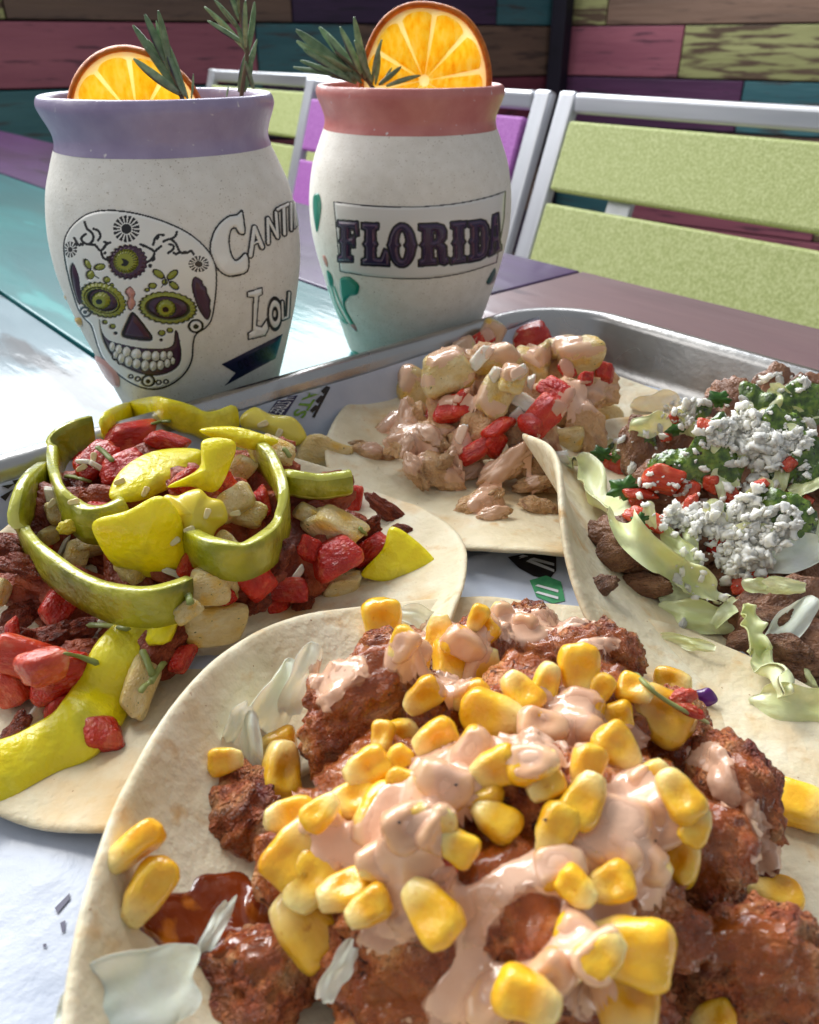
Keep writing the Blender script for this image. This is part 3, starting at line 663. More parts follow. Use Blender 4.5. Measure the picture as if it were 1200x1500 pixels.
# ------------------------------------------------------------------ orange wheels and rosemary
RIND = MAT('orange_rind', [(.3, (176, 80, 10)), (.7, (222, 128, 24))], 260, 4, rough=.5, bump=[(500, .0006)], sss=.2, sssr=.002)
PITH = MAT('orange_pith', [(.3, (255, 240, 190)), (.7, (255, 248, 216))], 200, rough=.6, trl=.8, bump=[(300, .0003)])
PULP = MAT('orange_pulp', [(.22, (236, 170, 40)), (.36, (255, 214, 64)), (.52, (255, 234, 110)), (.7, (255, 248, 190))], 420, 5, rough=.3, trl=.85, bump=[(420, .0003)], stretch=(1, 1, .5))
def orange(label, px, py, rpx, jbase, back, nseg, ang, yaw, lean):
    c3 = Pplane(px, py, np.array([0, 1., 0]), jbase[1]+back); dep = (c3-CAM)@FW; R = rpx*dep/FPX
    o = empty('orange_slice', (0, 0, 0), 0, label=label, cat='orange slice', group='dried orange wheels on the jar rims')
    # local: disc in XZ, normal -Y towards the camera
    o.matrix_basis = Matrix.Translation(c3) @ Matrix.Rotation(yaw, 4, 'Z') @ Matrix.Rotation(lean, 4, 'X'); o.matrix_world = o.matrix_basis.copy()
    n, k = 96, 10; V = []
    wv = lambda a: 1+.025*noise.noise(Vector((math.cos(a)*1.6, math.sin(a)*1.6, px))); wy = lambda a: .0022*noise.noise(Vector((math.cos(a)*1.3, math.sin(a)*1.3, px+4)))
    for i in range(n):
        a = 2*math.pi*i/n
        for j in range(k):
            b = 2*math.pi*j/k; rr = R*wv(a)*(.955+.045*math.cos(b)); V.append((rr*math.cos(a), wy(a)+.0032*math.sin(b), rr*math.sin(a)))
    add('rind', mesh('rind', V, [(i*k+j, i*k+(j+1) % k, ((i+1) % n)*k+(j+1) % k, ((i+1) % n)*k+j) for i in range(n) for j in range(k)]), RIND, o)
    V = [(0, -.0006, 0), (0, .0006, 0)]; Fc = []
    for i in range(n):
        a = 2*math.pi*i/n; V += [(R*.93*wv(a)*math.cos(a), wy(a)-.0006, R*.93*wv(a)*math.sin(a)), (R*.93*wv(a)*math.cos(a), wy(a)+.0006, R*.93*wv(a)*math.sin(a))]
    for i in range(n): a, b = 2+2*i, 2+2*((i+1) % n); Fc += [(0, b, a), (1, a+1, b+1)]
    add('pith', mesh('pith', V, Fc), PITH, o)
    for s in range(nseg):
        a0 = ang+2*math.pi*s/nseg+.045; a1 = ang+2*math.pi*(s+1)/nseg-.045; V = []; Fc = []; na, nr_ = 12, 10; rg = random.Random(s+px)
        for sd in (-1, 1):
            for i in range(nr_+1):
                for j in range(na+1):
                    r = R*(.07+.80*i/nr_); a = a0+(a1-a0)*j/na; u = i/nr_; v = j/na
                    if i == nr_: r -= R*.05*abs(2*v-1)**3
                    if i == 0: r = R*.08
                    h = .0007+.0011*(4*v*(1-v))**.5*(4*u*(1-u)+.05)**.5+.0005*noise.noise(Vector((r*900, a*6, sd*3+s)))*(4*v*(1-v))
                    V.append((r*math.cos(a), wy(a)*u+sd*h, r*math.sin(a)))
        w = na+1; nn = (nr_+1)*w
        for sd in (0, 1):
            for i in range(nr_):
                for j in range(na):
                    q = (sd*nn+i*w+j, sd*nn+i*w+j+1, sd*nn+(i+1)*w+j+1, sd*nn+(i+1)*w+j); Fc.append(q if sd else q[::-1])
        add('segment', mesh('segment', V, Fc), PULP, o)
    return o
orange('dried orange wheel with thick rind, half sunk in the lavender-rimmed jar', 203, 180, 98, BL, -.012, 10, .3, .25, .1)
orange('large glowing dried orange wheel standing in the pink-rimmed jar', 622, 118, 99, BR, .004, 10, .15, -.18, -.05)
NEED = MAT('rosemary_green', [(.3, (112, 142, 108)), (.7, (160, 184, 146))], 6, rough=.35, over=[('y', .05, .085, (70, 62, 84))], rand=.25, trl=.3)
STEM = MAT('rosemary_stem', [(.3, (86, 78, 62)), (.7, (112, 100, 80))], 200, rough=.7)
def needle_mesh(seed):
    V = []; Fc = []; n, k = 14, 8
    for i in range(n):
        s = i/(n-1); w = .072*(math.sin(math.pi*min(1, s*.92+.06))**.55); h = .026; bend = .05*math.sin(s*2.2)*(1 if seed % 2 else -1)
        for j in range(k):
            a = 2*math.pi*j/k; V.append((s, w*math.cos(a)+bend*.5, h*math.sin(a)*(1 if math.sin(a) > 0 else .5)-.015*(1-abs(math.cos(a)))*(math.sin(a) > 0)+bend))
    Fc = [(i*k+j, i*k+(j+1) % k, (i+1)*k+(j+1) % k, (i+1)*k+j) for i in range(n-1) for j in range(k)]+[tuple(range(k-1, -1, -1)), tuple((n-1)*k+j for j in range(k))]
    return mesh('needle', V, Fc)
NM = [needle_mesh(0), needle_mesh(1)]
def sprig(label, stem_px, y0, needles, seed):
    o = empty('rosemary_sprig', (0, 0, 0), 0, label=label, cat='rosemary', group='rosemary sprigs in the jars'); rg = random.Random(seed)
    Y = np.array([0, 1., 0]); q = catmull(stem_px, 14); pts = np.array([Pplane(x, y, Y, y0) for x, y in q])
    o.matrix_basis = Matrix.Translation(pts[0]); o.matrix_world = o.matrix_basis.copy()
    add('stem', sweep('stem', pts-pts[0], .0016, .0016, (0, 1, 0), 8, 2, .02), STEM, o)
    for i, (bx, by, tx, ty) in enumerate(needles):
        a = Pplane(bx, by, Y, y0+rg.uniform(-.001, .001)); b = Pplane(tx, ty, Y, y0+rg.uniform(-.008, .006)); d = b-a; L = np.linalg.norm(d); x = d/L
        f = np.array([0, -1, .2]); z = f-x*(f@x); z /= np.linalg.norm(z); y = np.cross(z, x); ro = rg.uniform(-.7, .7); y2 = y*math.cos(ro)+z*math.sin(ro); z2 = np.cross(x, y2)
        add('needle', NM[i % 2], NEED, o, frame3(x*L, y2*L*rg.uniform(.85, 1.2), z2*L, a-pts[0]))
sprig('rosemary sprig leaning across the orange wheel in the lavender-rimmed jar', [(275, 170), (262, 130), (245, 90), (228, 60)], BL[1]-.018,
      [(262, 135, 193, 36), (255, 110, 214, 20), (250, 100, 231, 17), (268, 140, 196, 83), (266, 138, 205, 50), (270, 140, 238, 55), (272, 142, 240, 58), (245, 95, 222, 40), (280, 145, 282, 108), (240, 85, 230, 30), (250, 105, 216, 60), (275, 145, 250, 80), (262, 130, 210, 70)], 1)
sprig('tall rosemary sprig standing at the edge of the lavender-rimmed jar', [(352, 165), (356, 120), (362, 85), (358, 45), (346, 5), (338, -30)], BL[1]+.012,
      [(362, 75, 297, 12), (360, 65, 305, 30), (356, 50, 312, -2), (352, 30, 330, -30), (362, 80, 371, 2), (360, 70, 362, 0), (364, 90, 376, 56), (350, 20, 352, -30), (354, 132, 370, 72), (350, 135, 362, 78), (358, 135, 368, 86), (372, 130, 360, 88), (366, 100, 374, 64), (332, 142, 336, 126), (364, 85, 346, 40), (358, 50, 326, 8)], 2)
sprig('bushy rosemary sprig leaning out of the pink-rimmed jar beside the orange wheel', [(560, 150), (540, 120), (515, 95), (490, 75)], BR[1]-.008,
      [(520, 118, 432, 46), (515, 105, 436, 56), (510, 110, 430, 97), (512, 118, 440, 88), (528, 115, 466, 40), (532, 112, 498, 38), (536, 115, 519, 26), (530, 115, 480, 50), (525, 118, 450, 62), (545, 122, 562, 58), (550, 124, 556, 78), (540, 120, 535, 70), (555, 124, 588, 96), (560, 124, 574, 100), (530, 122, 488, 78), (522, 122, 468, 96), (545, 120, 520, 60), (566, 126, 616, 112), (535, 118, 505, 66), (508, 112, 444, 72)], 3)
# ------------------------------------------------------------------ sheet pan
ZR = .027
a1, a2 = P(870, 455, ZR), P(1200, 541, ZR); b1, b2 = P(760, 455, ZR), P(0, 655, ZR)
d1 = (a2-a1)/np.linalg.norm(a2-a1); d2 = (b2-b1)/np.linalg.norm(b2-b1)
an = math.atan2(d1[1], d1[0]); bn = math.atan2(d2[1], d2[0])
bn = bn-2*math.pi if bn > 0 else bn
mid = (an+bn)/2; T1 = np.array([math.cos(mid+math.pi/4), math.sin(mid+math.pi/4), 0]); T2 = np.array([math.cos(mid-math.pi/4), math.sin(mid-math.pi/4), 0])
A = np.array([[d1[0], -d2[0]], [d1[1], -d2[1]]]); tt = np.linalg.solve(A, (b1-a1)[:2]); TC = a1+d1*tt[0]; TC[2] = 0
TL1, TL2 = .335, .46                                                      # the pan's sides along T1 and T2
STEEL = MAT('pan_aluminium', [(.3, (150, 150, 150)), (.7, (192, 190, 188))], 14, 5, rough=.3, metal=1, rvar=(9, .3, .7, .16, .42), bump=[(60, .0004), (500, .00008)], over=[(26, .6, .75, (112, 106, 100), 6)])
def rrect(off, z, r0=.035, n=14):
    r = max(r0+off, .004); out = []
    for (cu, cv, st) in ((1, 1, 0), (0, 1, 90), (0, 0, 180), (1, 0, 270)):
        u0 = TL1+off-r if cu else -off+r; v0 = TL2+off-r if cv else -off+r
        for i in range(n):
            t = math.radians(st+90*i/(n-1)); out.append(TC+T1*(u0+r*math.cos(t))+T2*(v0+r*math.sin(t))+np.array([0, 0, z]))
    return out
prof = [(-.016, .0014), (-.011, .0016), (-.007, .0035), (-.005, .008), (-.0015, .0235), (-.0004, .0256), (.0016, .0268), (.0042, .0268), (.0058, .0256), (.0060, .0238), (.0050, .0228), (.0030, .0226), (.0016, .0220), (-.0035, .007), (-.006, .0012), (-.011, .0002)]
V = []; Fc = []; K = 56
for off, z in prof: V += rrect(off, z)
for i in range(len(prof)-1):
    for j in range(K): Fc.append((i*K+j, i*K+(j+1) % K, (i+1)*K+(j+1) % K, (i+1)*K+j))
Fc.append(tuple(range(K))[::-1]); Fc.append(tuple((len(prof)-1)*K+j for j in range(K)))
pan = add('sheet_pan', mesh('sheet_pan', V, Fc), STEEL, label='worn aluminium sheet pan with rolled rim holding the tacos', cat='sheet pan', sol=True)
md = pan.modifiers.new('sharp', 'EDGE_SPLIT'); md.split_angle = math.radians(50)

# ------------------------------------------------------------------ printed paper liner
PAPER = MAT('waxed_paper', [(.3, (184, 194, 214)), (.7, (204, 212, 228))], 60, rough=.34, sss=.0, spec=.5, bump=[(120, .0004), (700, .00006)], trl=.18)
def paper_z(u, v):
    z = .0034+.0007*noise.noise(Vector((u*28, v*28, 1)))+.0010*abs(noise.noise(Vector((u*15+v*22, v*7, 4))))
    for (ca, cb, cc, w, h) in ((.77, .64, .2375, .0045, .0050), (-.3, 1., .318, .003, .0022), (.9, -.4, -.02, .003, .0020), (.2, 1., .215, .003, .002), (.95, .3, .155, .0025, .0016)):
        q = ca*u+cb*v-cc; z += h*math.exp(-(q/w)**2)
    return z
def paper_pt(i, j, nu, nv):
    u = .002+(TL1-.020-.002)*i/nu; v0 = .017+.007*noise.noise(Vector((u*22, 3, 0)))+.05*math.exp(-((u-.015)/.02)**2)*0
    v = v0+(TL2-.03-v0)*j/nv; z = paper_z(u, v)
    edge = math.exp(-((v-v0)/.012)**2); z += .006*edge*(.45+noise.noise(Vector((u*30, 9, 2))))
    if u < .017: k = (.017-u)/.015; z += .0185*k**1.5; u = .0055+(u-.002)*.72*(1 if k < .5 else 1)
    return TC+T1*u+T2*v+np.array([0, 0, max(z, .0026)])
nu, nv = 150, 170
V = [paper_pt(i, j, nu, nv) for i in range(nu+1) for j in range(nv+1)]; w = nv+1
paper = add('deli_paper', mesh('deli_paper', V, [(i*w+j, (i+1)*w+j, (i+1)*w+j+1, i*w+j+1) for i in range(nu) for j in range(nv)]), PAPER, label='white waxed deli paper printed in navy and green, lining the pan', cat='paper', sol=True)
PB = OBST[-1][2]
INK_N = MAT('ink_navy', [(.3, (36, 36, 74)), (.7, (44, 44, 84))], 300, rough=.4); INK_G = MAT('ink_green', [(.3, (96, 138, 52)), (.7, (120, 160, 66))], 300, rough=.4)
INK_K = MAT('ink_black', [(.3, (22, 22, 26)), (.7, (34, 34, 38))], 300, rough=.4); INK_W = MAT('ink_white', [(.3, (206, 210, 218)), (.7, (220, 222, 228))], 300, rough=.4)
INK_T = MAT('ink_teal', [(.3, (52, 132, 92)), (.7, (80, 160, 112))], 300, rough=.4)
def on_paper(pxs, lift):
    out = []
    for x, y in pxs:
        d = ray(x, y); r = PB.ray_cast(Vector(CAM), Vector(d)); p = np.array(r[0]) if r[0] is not None else P(x, y, .005)
        out.append(p-d*lift)
    return out
def print_poly(name, pts, mt, lift=.0003, k=10):
    """flat ink: a px polygon cut into a small grid lying on the paper"""
    pts = np.array(pts, float); V = on_paper(list(pts)+[tuple(pts.mean(0))], lift); n = len(pts)
    add(name, mesh(name, V, [(n, i, (i+1) % n) for i in range(n)], False), mt, paper)
def print_quad(name, q, mt, lift=.0003, n=10, m=4):
    q = np.array(q, float); V = []
    for i in range(n+1):
        for j in range(m+1): u, v = i/n, j/m; V.append((q[0]*(1-u)+q[1]*u)*(1-v)+(q[3]*(1-u)+q[2]*u)*v)
    add(name, mesh(name, on_paper(V, lift), [(i*(m+1)+j, (i+1)*(m+1)+j, (i+1)*(m+1)+j+1, i*(m+1)+j+1) for i in range(n) for j in range(m)]), mt, paper)
def print_text(txt, q, mt, lift=.0005, bold=.0):
    """lettering in the quad q = px of its top-left, top-right, bottom-right, bottom-left"""
    cu = bpy.data.curves.new('txt', 'FONT'); cu.body = txt; cu.resolution_u = 3; cu.offset = bold
    ob = bpy.data.objects.new('txt', cu); COL.objects.link(ob); dg = bpy.context.evaluated_depsgraph_get(); me = bpy.data.meshes.new_from_object(ob.evaluated_get(dg))
    bpy.data.objects.remove(ob); v = verts_of(me)[:, :2]; fcs = [tuple(p.vertices) for p in me.polygons]
    lo, hi = v.min(0), v.max(0); t = (v-lo)/(hi-lo); q = np.array(q, float)
    pxs = [(q[3]*(1-a)+q[2]*a)*(1-b)+(q[0]*(1-a)+q[1]*a)*b for a, b in t]
    add('printed_lettering', mesh('printed_lettering', on_paper(pxs, lift), fcs, False), mt, paper)
print_quad('printed_band', [(392, 606), (420, 567), (450, 558), (416, 611)], INK_N)
print_text('URBAN STREET', [(450, 562), (408, 612), (392, 606), (424, 568)], INK_W)
print_text('EATS', [(482, 555), (444, 614), (428, 608), (456, 562)], INK_G, bold=.03)
print_quad('printed_rule', [(494, 549), (461, 612), (457, 611), (489, 550)], INK_K)
for k in range(4): print_poly('printed_mark', [(486-8*k, 551+14*k), (492-8*k, 553+14*k), (482-8*k, 563+14*k), (478-8*k, 559+14*k)], INK_K)
print_poly('printed_emblem', [(744, 816), (760, 832), (782, 844), (805, 848), (815, 836), (815, 800), (790, 806)], INK_K, .0004)
for o_ in (0, 9): print_quad('printed_ring', [(760, 818-o_*.3), (812, 838-o_), (812, 834-o_), (766, 815-o_*.3)], INK_W, .0008)
print_poly('printed_emblem', [(776, 850), (800, 843), (822, 852), (828, 880), (810, 884), (786, 874)], INK_T, .0004)
for y_ in (858, 868): print_quad('printed_mark', [(784, y_), (818, y_+10), (818, y_+6), (788, y_-2)], INK_W, .0008)
for pts in ([(80, 1330), (102, 1308), (103, 1316), (84, 1338)], [(88, 1352), (96, 1348), (95, 1364), (91, 1366)], [(63, 1383), (68, 1382), (68, 1387), (63, 1388)]): print_poly('printed_mark', pts, INK_N, .0004)
for pts in ([(2, 712), (14, 704), (22, 708), (12, 716)], [(0, 728), (10, 722), (20, 716), (8, 734)], [(18, 704), (46, 692), (46, 696), (22, 710)]): print_poly('printed_mark', pts, INK_K, .0006)

# ------------------------------------------------------------------ tortillas
TORT = MAT('flour_tortilla', [(.3, (204, 190, 156)), (.5, (220, 208, 178)), (.7, (230, 222, 198))], 55, 6, rough=.58, sss=.12, sssr=.003,
           over=[(38, .54, .72, (208, 172, 116), 6), (150, .60, .78, (206, 170, 116), 4), (900, .74, .78, (150, 100, 60), 2)], bump=[(130, .0009), (420, .0004)], spec=.35, rand=.015)
def tortilla(label, C, R, s0, phi, z0=.005, th=.0019, seed=0, wave=.0022, tiltv=(0, 0)):
    nr, na = 46, 160; top = np.zeros((nr, na, 3))
    for i in range(nr):
        s = R*(i/(nr-1))**.8
        for j in range(na):
            a = 2*math.pi*j/na; deg = math.degrees(a); ph = math.radians(max(phi(deg), 1.0)); Ra = R*(1+.022*noise.noise(Vector((math.cos(a)*1.5, math.sin(a)*1.5, seed))))
            ss = s*Ra/R
            if ss < s0: x, z = ss, 0
            else: rho = (Ra-s0)/ph; t = (ss-s0)/rho; x = s0+rho*math.sin(t); z = rho*(1-math.cos(t))
            k = (ss/R)**2; z += wave*k*noise.noise(Vector((math.cos(a)*2.3*ss/R, math.sin(a)*2.3*ss/R, seed+3)))*1.6+wave*.35*(ss/R)**4*noise.noise(Vector((math.cos(a)*6, math.sin(a)*6, seed+8)))
            X, Y = x*math.cos(a), x*math.sin(a)
            top[i, j] = (C[0]+X, C[1]+Y, z0+z+.0012+tiltv[0]*X+tiltv[1]*Y)
    du = np.gradient(top, axis=0); dv = np.roll(top, -1, 1)-np.roll(top, 1, 1); nm = np.cross(du, dv); ln = np.linalg.norm(nm, axis=2); nm[ln < 1e-12] = (0, 0, 1); nm /= np.maximum(np.linalg.norm(nm, axis=2), 1e-12)[..., None]
    nm[0] = (0, 0, 1)
    bot = top-nm*th; out = (top[-1]-top[-2]); out /= np.linalg.norm(out, axis=1)[:, None]
    rings = [top.reshape(-1, 3)]
    for q in (.25, .5, .75): rings.append(top[-1]*(1-q)+bot[-1]*q+out*th*.5*math.sin(math.pi*q))
    rings.append(bot[::-1].reshape(-1, 3)); V = np.concatenate(rings); n = len(V)//na
    F = [(i*na+j, (i+1)*na+j, (i+1)*na+(j+1) % na, i*na+(j+1) % na) for i in range(n-1) for j in range(na)]
    return add('tortilla', mesh('tortilla', V, F), TORT, sol=True, label=label, cat='tortilla')
def bumpf(c, w, h): return lambda d: h*math.exp(-(((d-c+180) % 360-180)/w)**2)
def summ(*fs): return lambda d: sum(f(d) for f in fs)
tortilla('flour tortilla under the pepper-topped taco', (-.054, .168), .071, .034, summ(bumpf(-40, 45, 26), bumpf(100, 60, 26), bumpf(-5, 34, 30), bumpf(180, 60, 18)), .0058, seed=2)
tortilla('flour tortilla under the sauced chicken taco beside the pan corner', (.045, .262), .076, .040, summ(bumpf(-75, 40, 22), bumpf(150, 60, 20), bumpf(60, 60, 18)), .0050, seed=5)
tortilla('folded flour tortilla holding steak under crumbled cheese', (.113, .194), .090, .036, summ(bumpf(182, 36, 84), bumpf(110, 40, 8), bumpf(30, 60, 14)), .0052, seed=9, wave=.001)
tortilla('flour tortilla curling up round the corn and fried chicken', (.028, .078), .0845, .038, summ(bumpf(184, 66, 74), bumpf(45, 30, 3)), .0078, seed=13, wave=.0014)

NT = len(OBST)-1
# ------------------------------------------------------------------ food materials and master shapes
CHICK = MAT('fried_chicken', [(.30, (132, 52, 18)), (.44, (188, 90, 38)), (.56, (222, 132, 66)), (.72, (242, 184, 120))], 4, 7, rough=.35, over=[(3, .56, .66, (142, 62, 26), 5), (12, .62, .70, (78, 32, 16), 4), (26, .68, .74, (34, 14, 8), 3)], rand=.12,
            bump=[(9, .0030), (30, .0022)], coat=1, coatr=.10, rvar=(5, .4, .6, .18, .45), sss=.1, sssr=.002)
CHICK2 = MAT('crumbed_chicken', [(.30, (150, 62, 26)), (.46, (206, 108, 54)), (.58, (228, 150, 90)), (.72, (244, 192, 140))], 6, 8, rough=.5, over=[(3, .54, .68, (140, 46, 20), 5), (22, .62, .70, (84, 34, 16), 4)], rand=.06, bump=[(10, .0030), (34, .0026)], coat=.6, coatr=.18)
GLAZE = MAT('brown_glaze', [(.3, (92, 30, 8)), (.7, (140, 58, 14))], 60, 5, rough=.12, coat=1, coatr=.05, bump=[(120, .0006)], over=[(150, .58, .7, (176, 100, 26), 4)])
GLZF = MAT('glaze_film', [(.3, (134, 58, 12)), (.7, (186, 96, 28))], 60, 5, rough=.08, coat=1, coatr=.03, alpha=.34, bump=[(220, .0005)])
CORN = MAT('corn', [(.3, (236, 168, 20)), (.55, (246, 190, 40)), (.75, (250, 206, 74))], 2.2, 3, rough=.26, over=[('x', -.05, -.46, (246, 222, 150)), (6, .66, .8, (214, 140, 20), 3)], rand=.12, sss=.35, sssr=.003, sscol=(1, .7, .2), coat=.7, coatr=.05, bump=[(1.8, .0006), (14, .00012)])
SAUCE = MAT('pink_cream_sauce', [(.3, (238, 188, 154)), (.7, (246, 204, 176))], 120, 4, rough=.10, coat=1, coatr=.04, alpha=.92, over=[(1300, .75, .80, (150, 74, 44), 2)], bump=[(220, .0004)])
SAUCET = MAT('thin_cream_sauce', [(.3, (244, 194, 160)), (.7, (248, 208, 180))], 120, 4, rough=.10, coat=1, coatr=.03, alpha=.62, over=[(1300, .75, .80, (150, 74, 44), 2)], bump=[(260, .0003)])
TOM = MAT('tomato', [(.3, (172, 20, 6)), (.55, (206, 40, 14)), (.75, (224, 84, 38))], 2, 5, rough=.16, over=[(3.2, .56, .70, (222, 100, 62), 4)], rand=.12, sss=.4, sssr=.003, sscol=(1, .25, .1), coat=.45, coatr=.1, bump=[(3, .0010), (12, .0005)])
TOM2 = MAT('tomato_flesh', [(.3, (178, 40, 18)), (.55, (208, 78, 40)), (.75, (228, 150, 116))], 2.5, 5, rough=.24, rand=.1, sss=.4, sssr=.003, sscol=(1, .3, .15), coat=.6, coatr=.1, bump=[(6, .0007)])
PINE = MAT('pineapple', [(.3, (214, 184, 112)), (.55, (228, 204, 146)), (.75, (238, 224, 182))], 3, 5, rough=.3, rand=.06, sss=.4, sssr=.004, sscol=(1, .8, .4), coat=.5, coatr=.1, bump=[(5, .0008), (18, .0006)], over=[(2.2, .52, .66, (232, 190, 84), 4), (16, .69, .73, (96, 104, 50), 2)])
ONION = MAT('onion', [(.3, (222, 214, 196)), (.7, (238, 232, 220))], 3, rough=.25, sss=.4, sssr=.003, coat=.5, bump=[(5, .0003)], rand=.05)
JALA = MAT('jalapeno', [(.3, (124, 128, 10)), (.5, (160, 158, 26)), (.72, (204, 196, 70))], 60, 4, rough=.22, sss=.45, sssr=.003, sscol=(.8, 1, .2), coat=.35, coatr=.16, bump=[(180, .0005), (700, .0004)], over=[(40, .55, .7, (92, 92, 6), 3), (90, .62, .72, (184, 176, 70), 3)])
JFLESH = MAT('jalapeno_flesh', [(.3, (176, 178, 60)), (.6, (206, 204, 96)), (.8, (224, 220, 130))], 90, 4, rough=.2, sss=.3, sssr=.003, sscol=(.9, 1, .3), coat=.7, coatr=.1, bump=[(260, .0006)])
BANAN = MAT('banana_pepper', [(.3, (234, 214, 6)), (.55, (244, 228, 24)), (.75, (250, 240, 90))], 80, 5, rough=.3, sss=.45, sssr=.004, sscol=(1, .9, .2), coat=.4, coatr=.14, bump=[(90, .0012), (500, .0006)], over=[(60, .58, .72, (196, 186, 16), 4)])
BAN2 = MAT('banana_pepper_flesh', [(.3, (224, 200, 40)), (.7, (238, 222, 90))], 4, 4, rough=.3, sss=.4, sssr=.003, sscol=(1, .9, .2), coat=.5, bump=[(5, .0009)], rand=.05)
BEEF = MAT('ground_beef', [(.3, (100, 34, 12)), (.5, (146, 58, 26)), (.72, (182, 92, 50))], 5, 6, rough=.36, rand=.14, bump=[(9, .0018), (26, .0010)], coat=.15, coatr=.2)
STEAK = MAT('steak', [(.3, (98, 62, 44)), (.5, (138, 94, 68)), (.72, (176, 132, 100))], 3, 7, rough=.34, rand=.08, bump=[(6, .0016), (22, .0012)], coat=.3, coatr=.16)
GRILL = MAT('grilled_chicken', [(.3, (200, 150, 100)), (.55, (222, 180, 132)), (.75, (236, 206, 168))], 3, 5, rough=.4, rand=.08, sss=.2, sssr=.003, bump=[(6, .0018), (22, .0012)], over=[(3, .56, .70, (156, 92, 48), 5)], coat=.5, coatr=.15)
LETT = MAT('lettuce', [(.3, (214, 222, 150)), (.6, (232, 236, 190)), (.8, (244, 244, 220))], 60, 4, rough=.36, sss=.2, sssr=.002, bump=[(200, .0005)], rand=.05)
CABB = MAT('cabbage', [(.3, (216, 218, 196)), (.7, (232, 232, 216))], 60, 4, rough=.32, sss=.2, sssr=.002, bump=[(200, .0006)])
CHEESE = MAT('white_cheese', [(.3, (240, 236, 220)), (.7, (250, 248, 240))], 500, 4, rough=.65, sss=.5, sssr=.003, sscol=(1, .9, .75), bump=[(900, .0003)])
SALSA = MAT('green_salsa', [(.3, (34, 58, 10)), (.5, (76, 106, 24)), (.72, (132, 154, 54))], 380, 6, rough=.2, coat=.7, coatr=.08, bump=[(600, .0005)], over=[(700, .62, .7, (26, 34, 12), 3)])
HERB = MAT('cilantro', [(.3, (36, 78, 22)), (.7, (66, 116, 36))], 6, rough=.35, trl=.2, rand=.15, coat=.3)
HERBL = MAT('herb_stem', [(.3, (120, 134, 60)), (.7, (176, 184, 116))], 6, rough=.35, trl=.2, rand=.1)
VIOL = MAT('red_cabbage', [(.3, (74, 14, 96)), (.7, (104, 26, 128))], 90, rough=.3, coat=.4)
ROCKC = [rock('chunk', 10+i, 5, .34, .15, 4.2, (1, .9, .75), .12, 5) for i in range(4)]
ROCKB = [rock('crumble', 30+i, 4, .42, .16, 3.0, (1, .72, .62), .14, 3) for i in range(4)]
ROCKS = [rock('strip', 50+i, 4, .36, .15, 3.0, (1, .75, .6), .15, 4) for i in range(4)]
CRUMB = [rock('crumb', 130+i, 4, .5, .22, 3.4, (1, .8, .7), .16, 4) for i in range(4)]
KERN = [kernel('kernel', 70+i) for i in range(7)]
DICE = [dice('dice', 90+i) for i in range(6)]
def leafm(name, seed, n=16):
    V = []; Fc = []
    for sd in (1, -1):
        for i in range(n+1):
            for j in range(n+1):
                u, v = i/n-.5, j/n-.5; r = 1-.25*noise.noise(Vector((u*3, v*3, seed)))
                x, y = u*math.sqrt(1-2*v*v*.8)*r, v*math.sqrt(1-2*u*u*.8)*r
                z = .26*noise.noise(Vector((u*2.2, v*2.6, seed+5)))+.12*math.sin(u*5+seed)+.04*math.sin(v*9+seed+u*3)*(.5+v)+.02*noise.noise(Vector((u*8, v*8, seed+2)))
                V.append((x, y, z+sd*.014))
    w = n+1; nn = w*w
    for sd in (0, 1):
        for i in range(n):
            for j in range(n): q = (sd*nn+i*w+j, sd*nn+(i+1)*w+j, sd*nn+(i+1)*w+j+1, sd*nn+i*w+j+1); Fc.append(q[::-1] if sd else q)
    e = [i*w for i in range(n+1)]+[n*w+j for j in range(1, n+1)]+[i*w+n for i in range(n-1, -1, -1)]+[j for j in range(n-1, 0, -1)]
    for a, b in zip(e, e[1:]+e[:1]): Fc.append((a, a+nn, b+nn, b)[::-1])
    return mesh(name, V, Fc)
LETL = MAT('lettuce_leaf', [(.3, (206, 214, 140)), (.6, (226, 230, 178)), (.8, (240, 240, 210))], 1.6, 4, rough=.32, sss=.3, sssr=.002, coat=.3, coatr=.1, bump=[(3, .0006)], rand=.05)
CABL = MAT('cabbage_leaf', [(.3, (222, 228, 196)), (.7, (242, 244, 228))], 1.6, 4, rough=.42, sss=.4, sssr=.004, bump=[(3, .0003)])
SEED = MAT('pepper_seed', [(.3, (226, 208, 150)), (.7, (240, 226, 180))], 3, rough=.35, coat=.4, sss=.2, sssr=.001)
LEAF = [leafm('shred', s) for s in range(5)]
def cil(name, seed):
    a = np.linspace(0, 2*math.pi, 40, endpoint=False); r = .5*(.62+.38*np.abs(np.cos(a*2.5+.6)))*(1+.10*np.cos(a*11)); V = [(0, 0, .05), (0, 0, .03)]
    for q, rr in zip(a, r): z = .12*math.sin(q*2+seed)*rr*2; V += [(rr*math.cos(q), rr*math.sin(q), z), (rr*math.cos(q), rr*math.sin(q), z-.02)]
    Fc = []; n = 40
    for i in range(n): p, q = 2+2*i, 2+2*((i+1) % n); Fc += [(0, p, q), (1, q+1, p+1), (p, p+1, q+1, q)]
    return mesh(name, V, Fc)
CIL = [cil('cilantro_leaf', s) for s in range(3)]
rr = random.Random(5)
def many(rows, name, shapes, mt, label, cat, group, asp=(.8, .7), lift=.45, jit=35, tilt=18):
    for r in rows:
        px, py, sz = r[:3]; ang = r[3] if len(r) > 3 else rr.uniform(0, 180); a = r[4] if len(r) > 4 else asp
        lf = r[5] if len(r) > 5 else lift
        place(name, rr.choice(shapes), mt, px, py, sz, a, ang, rr.uniform(-tilt, tilt), rr.uniform(-jit, jit), lf, label=label, cat=cat, group=group)
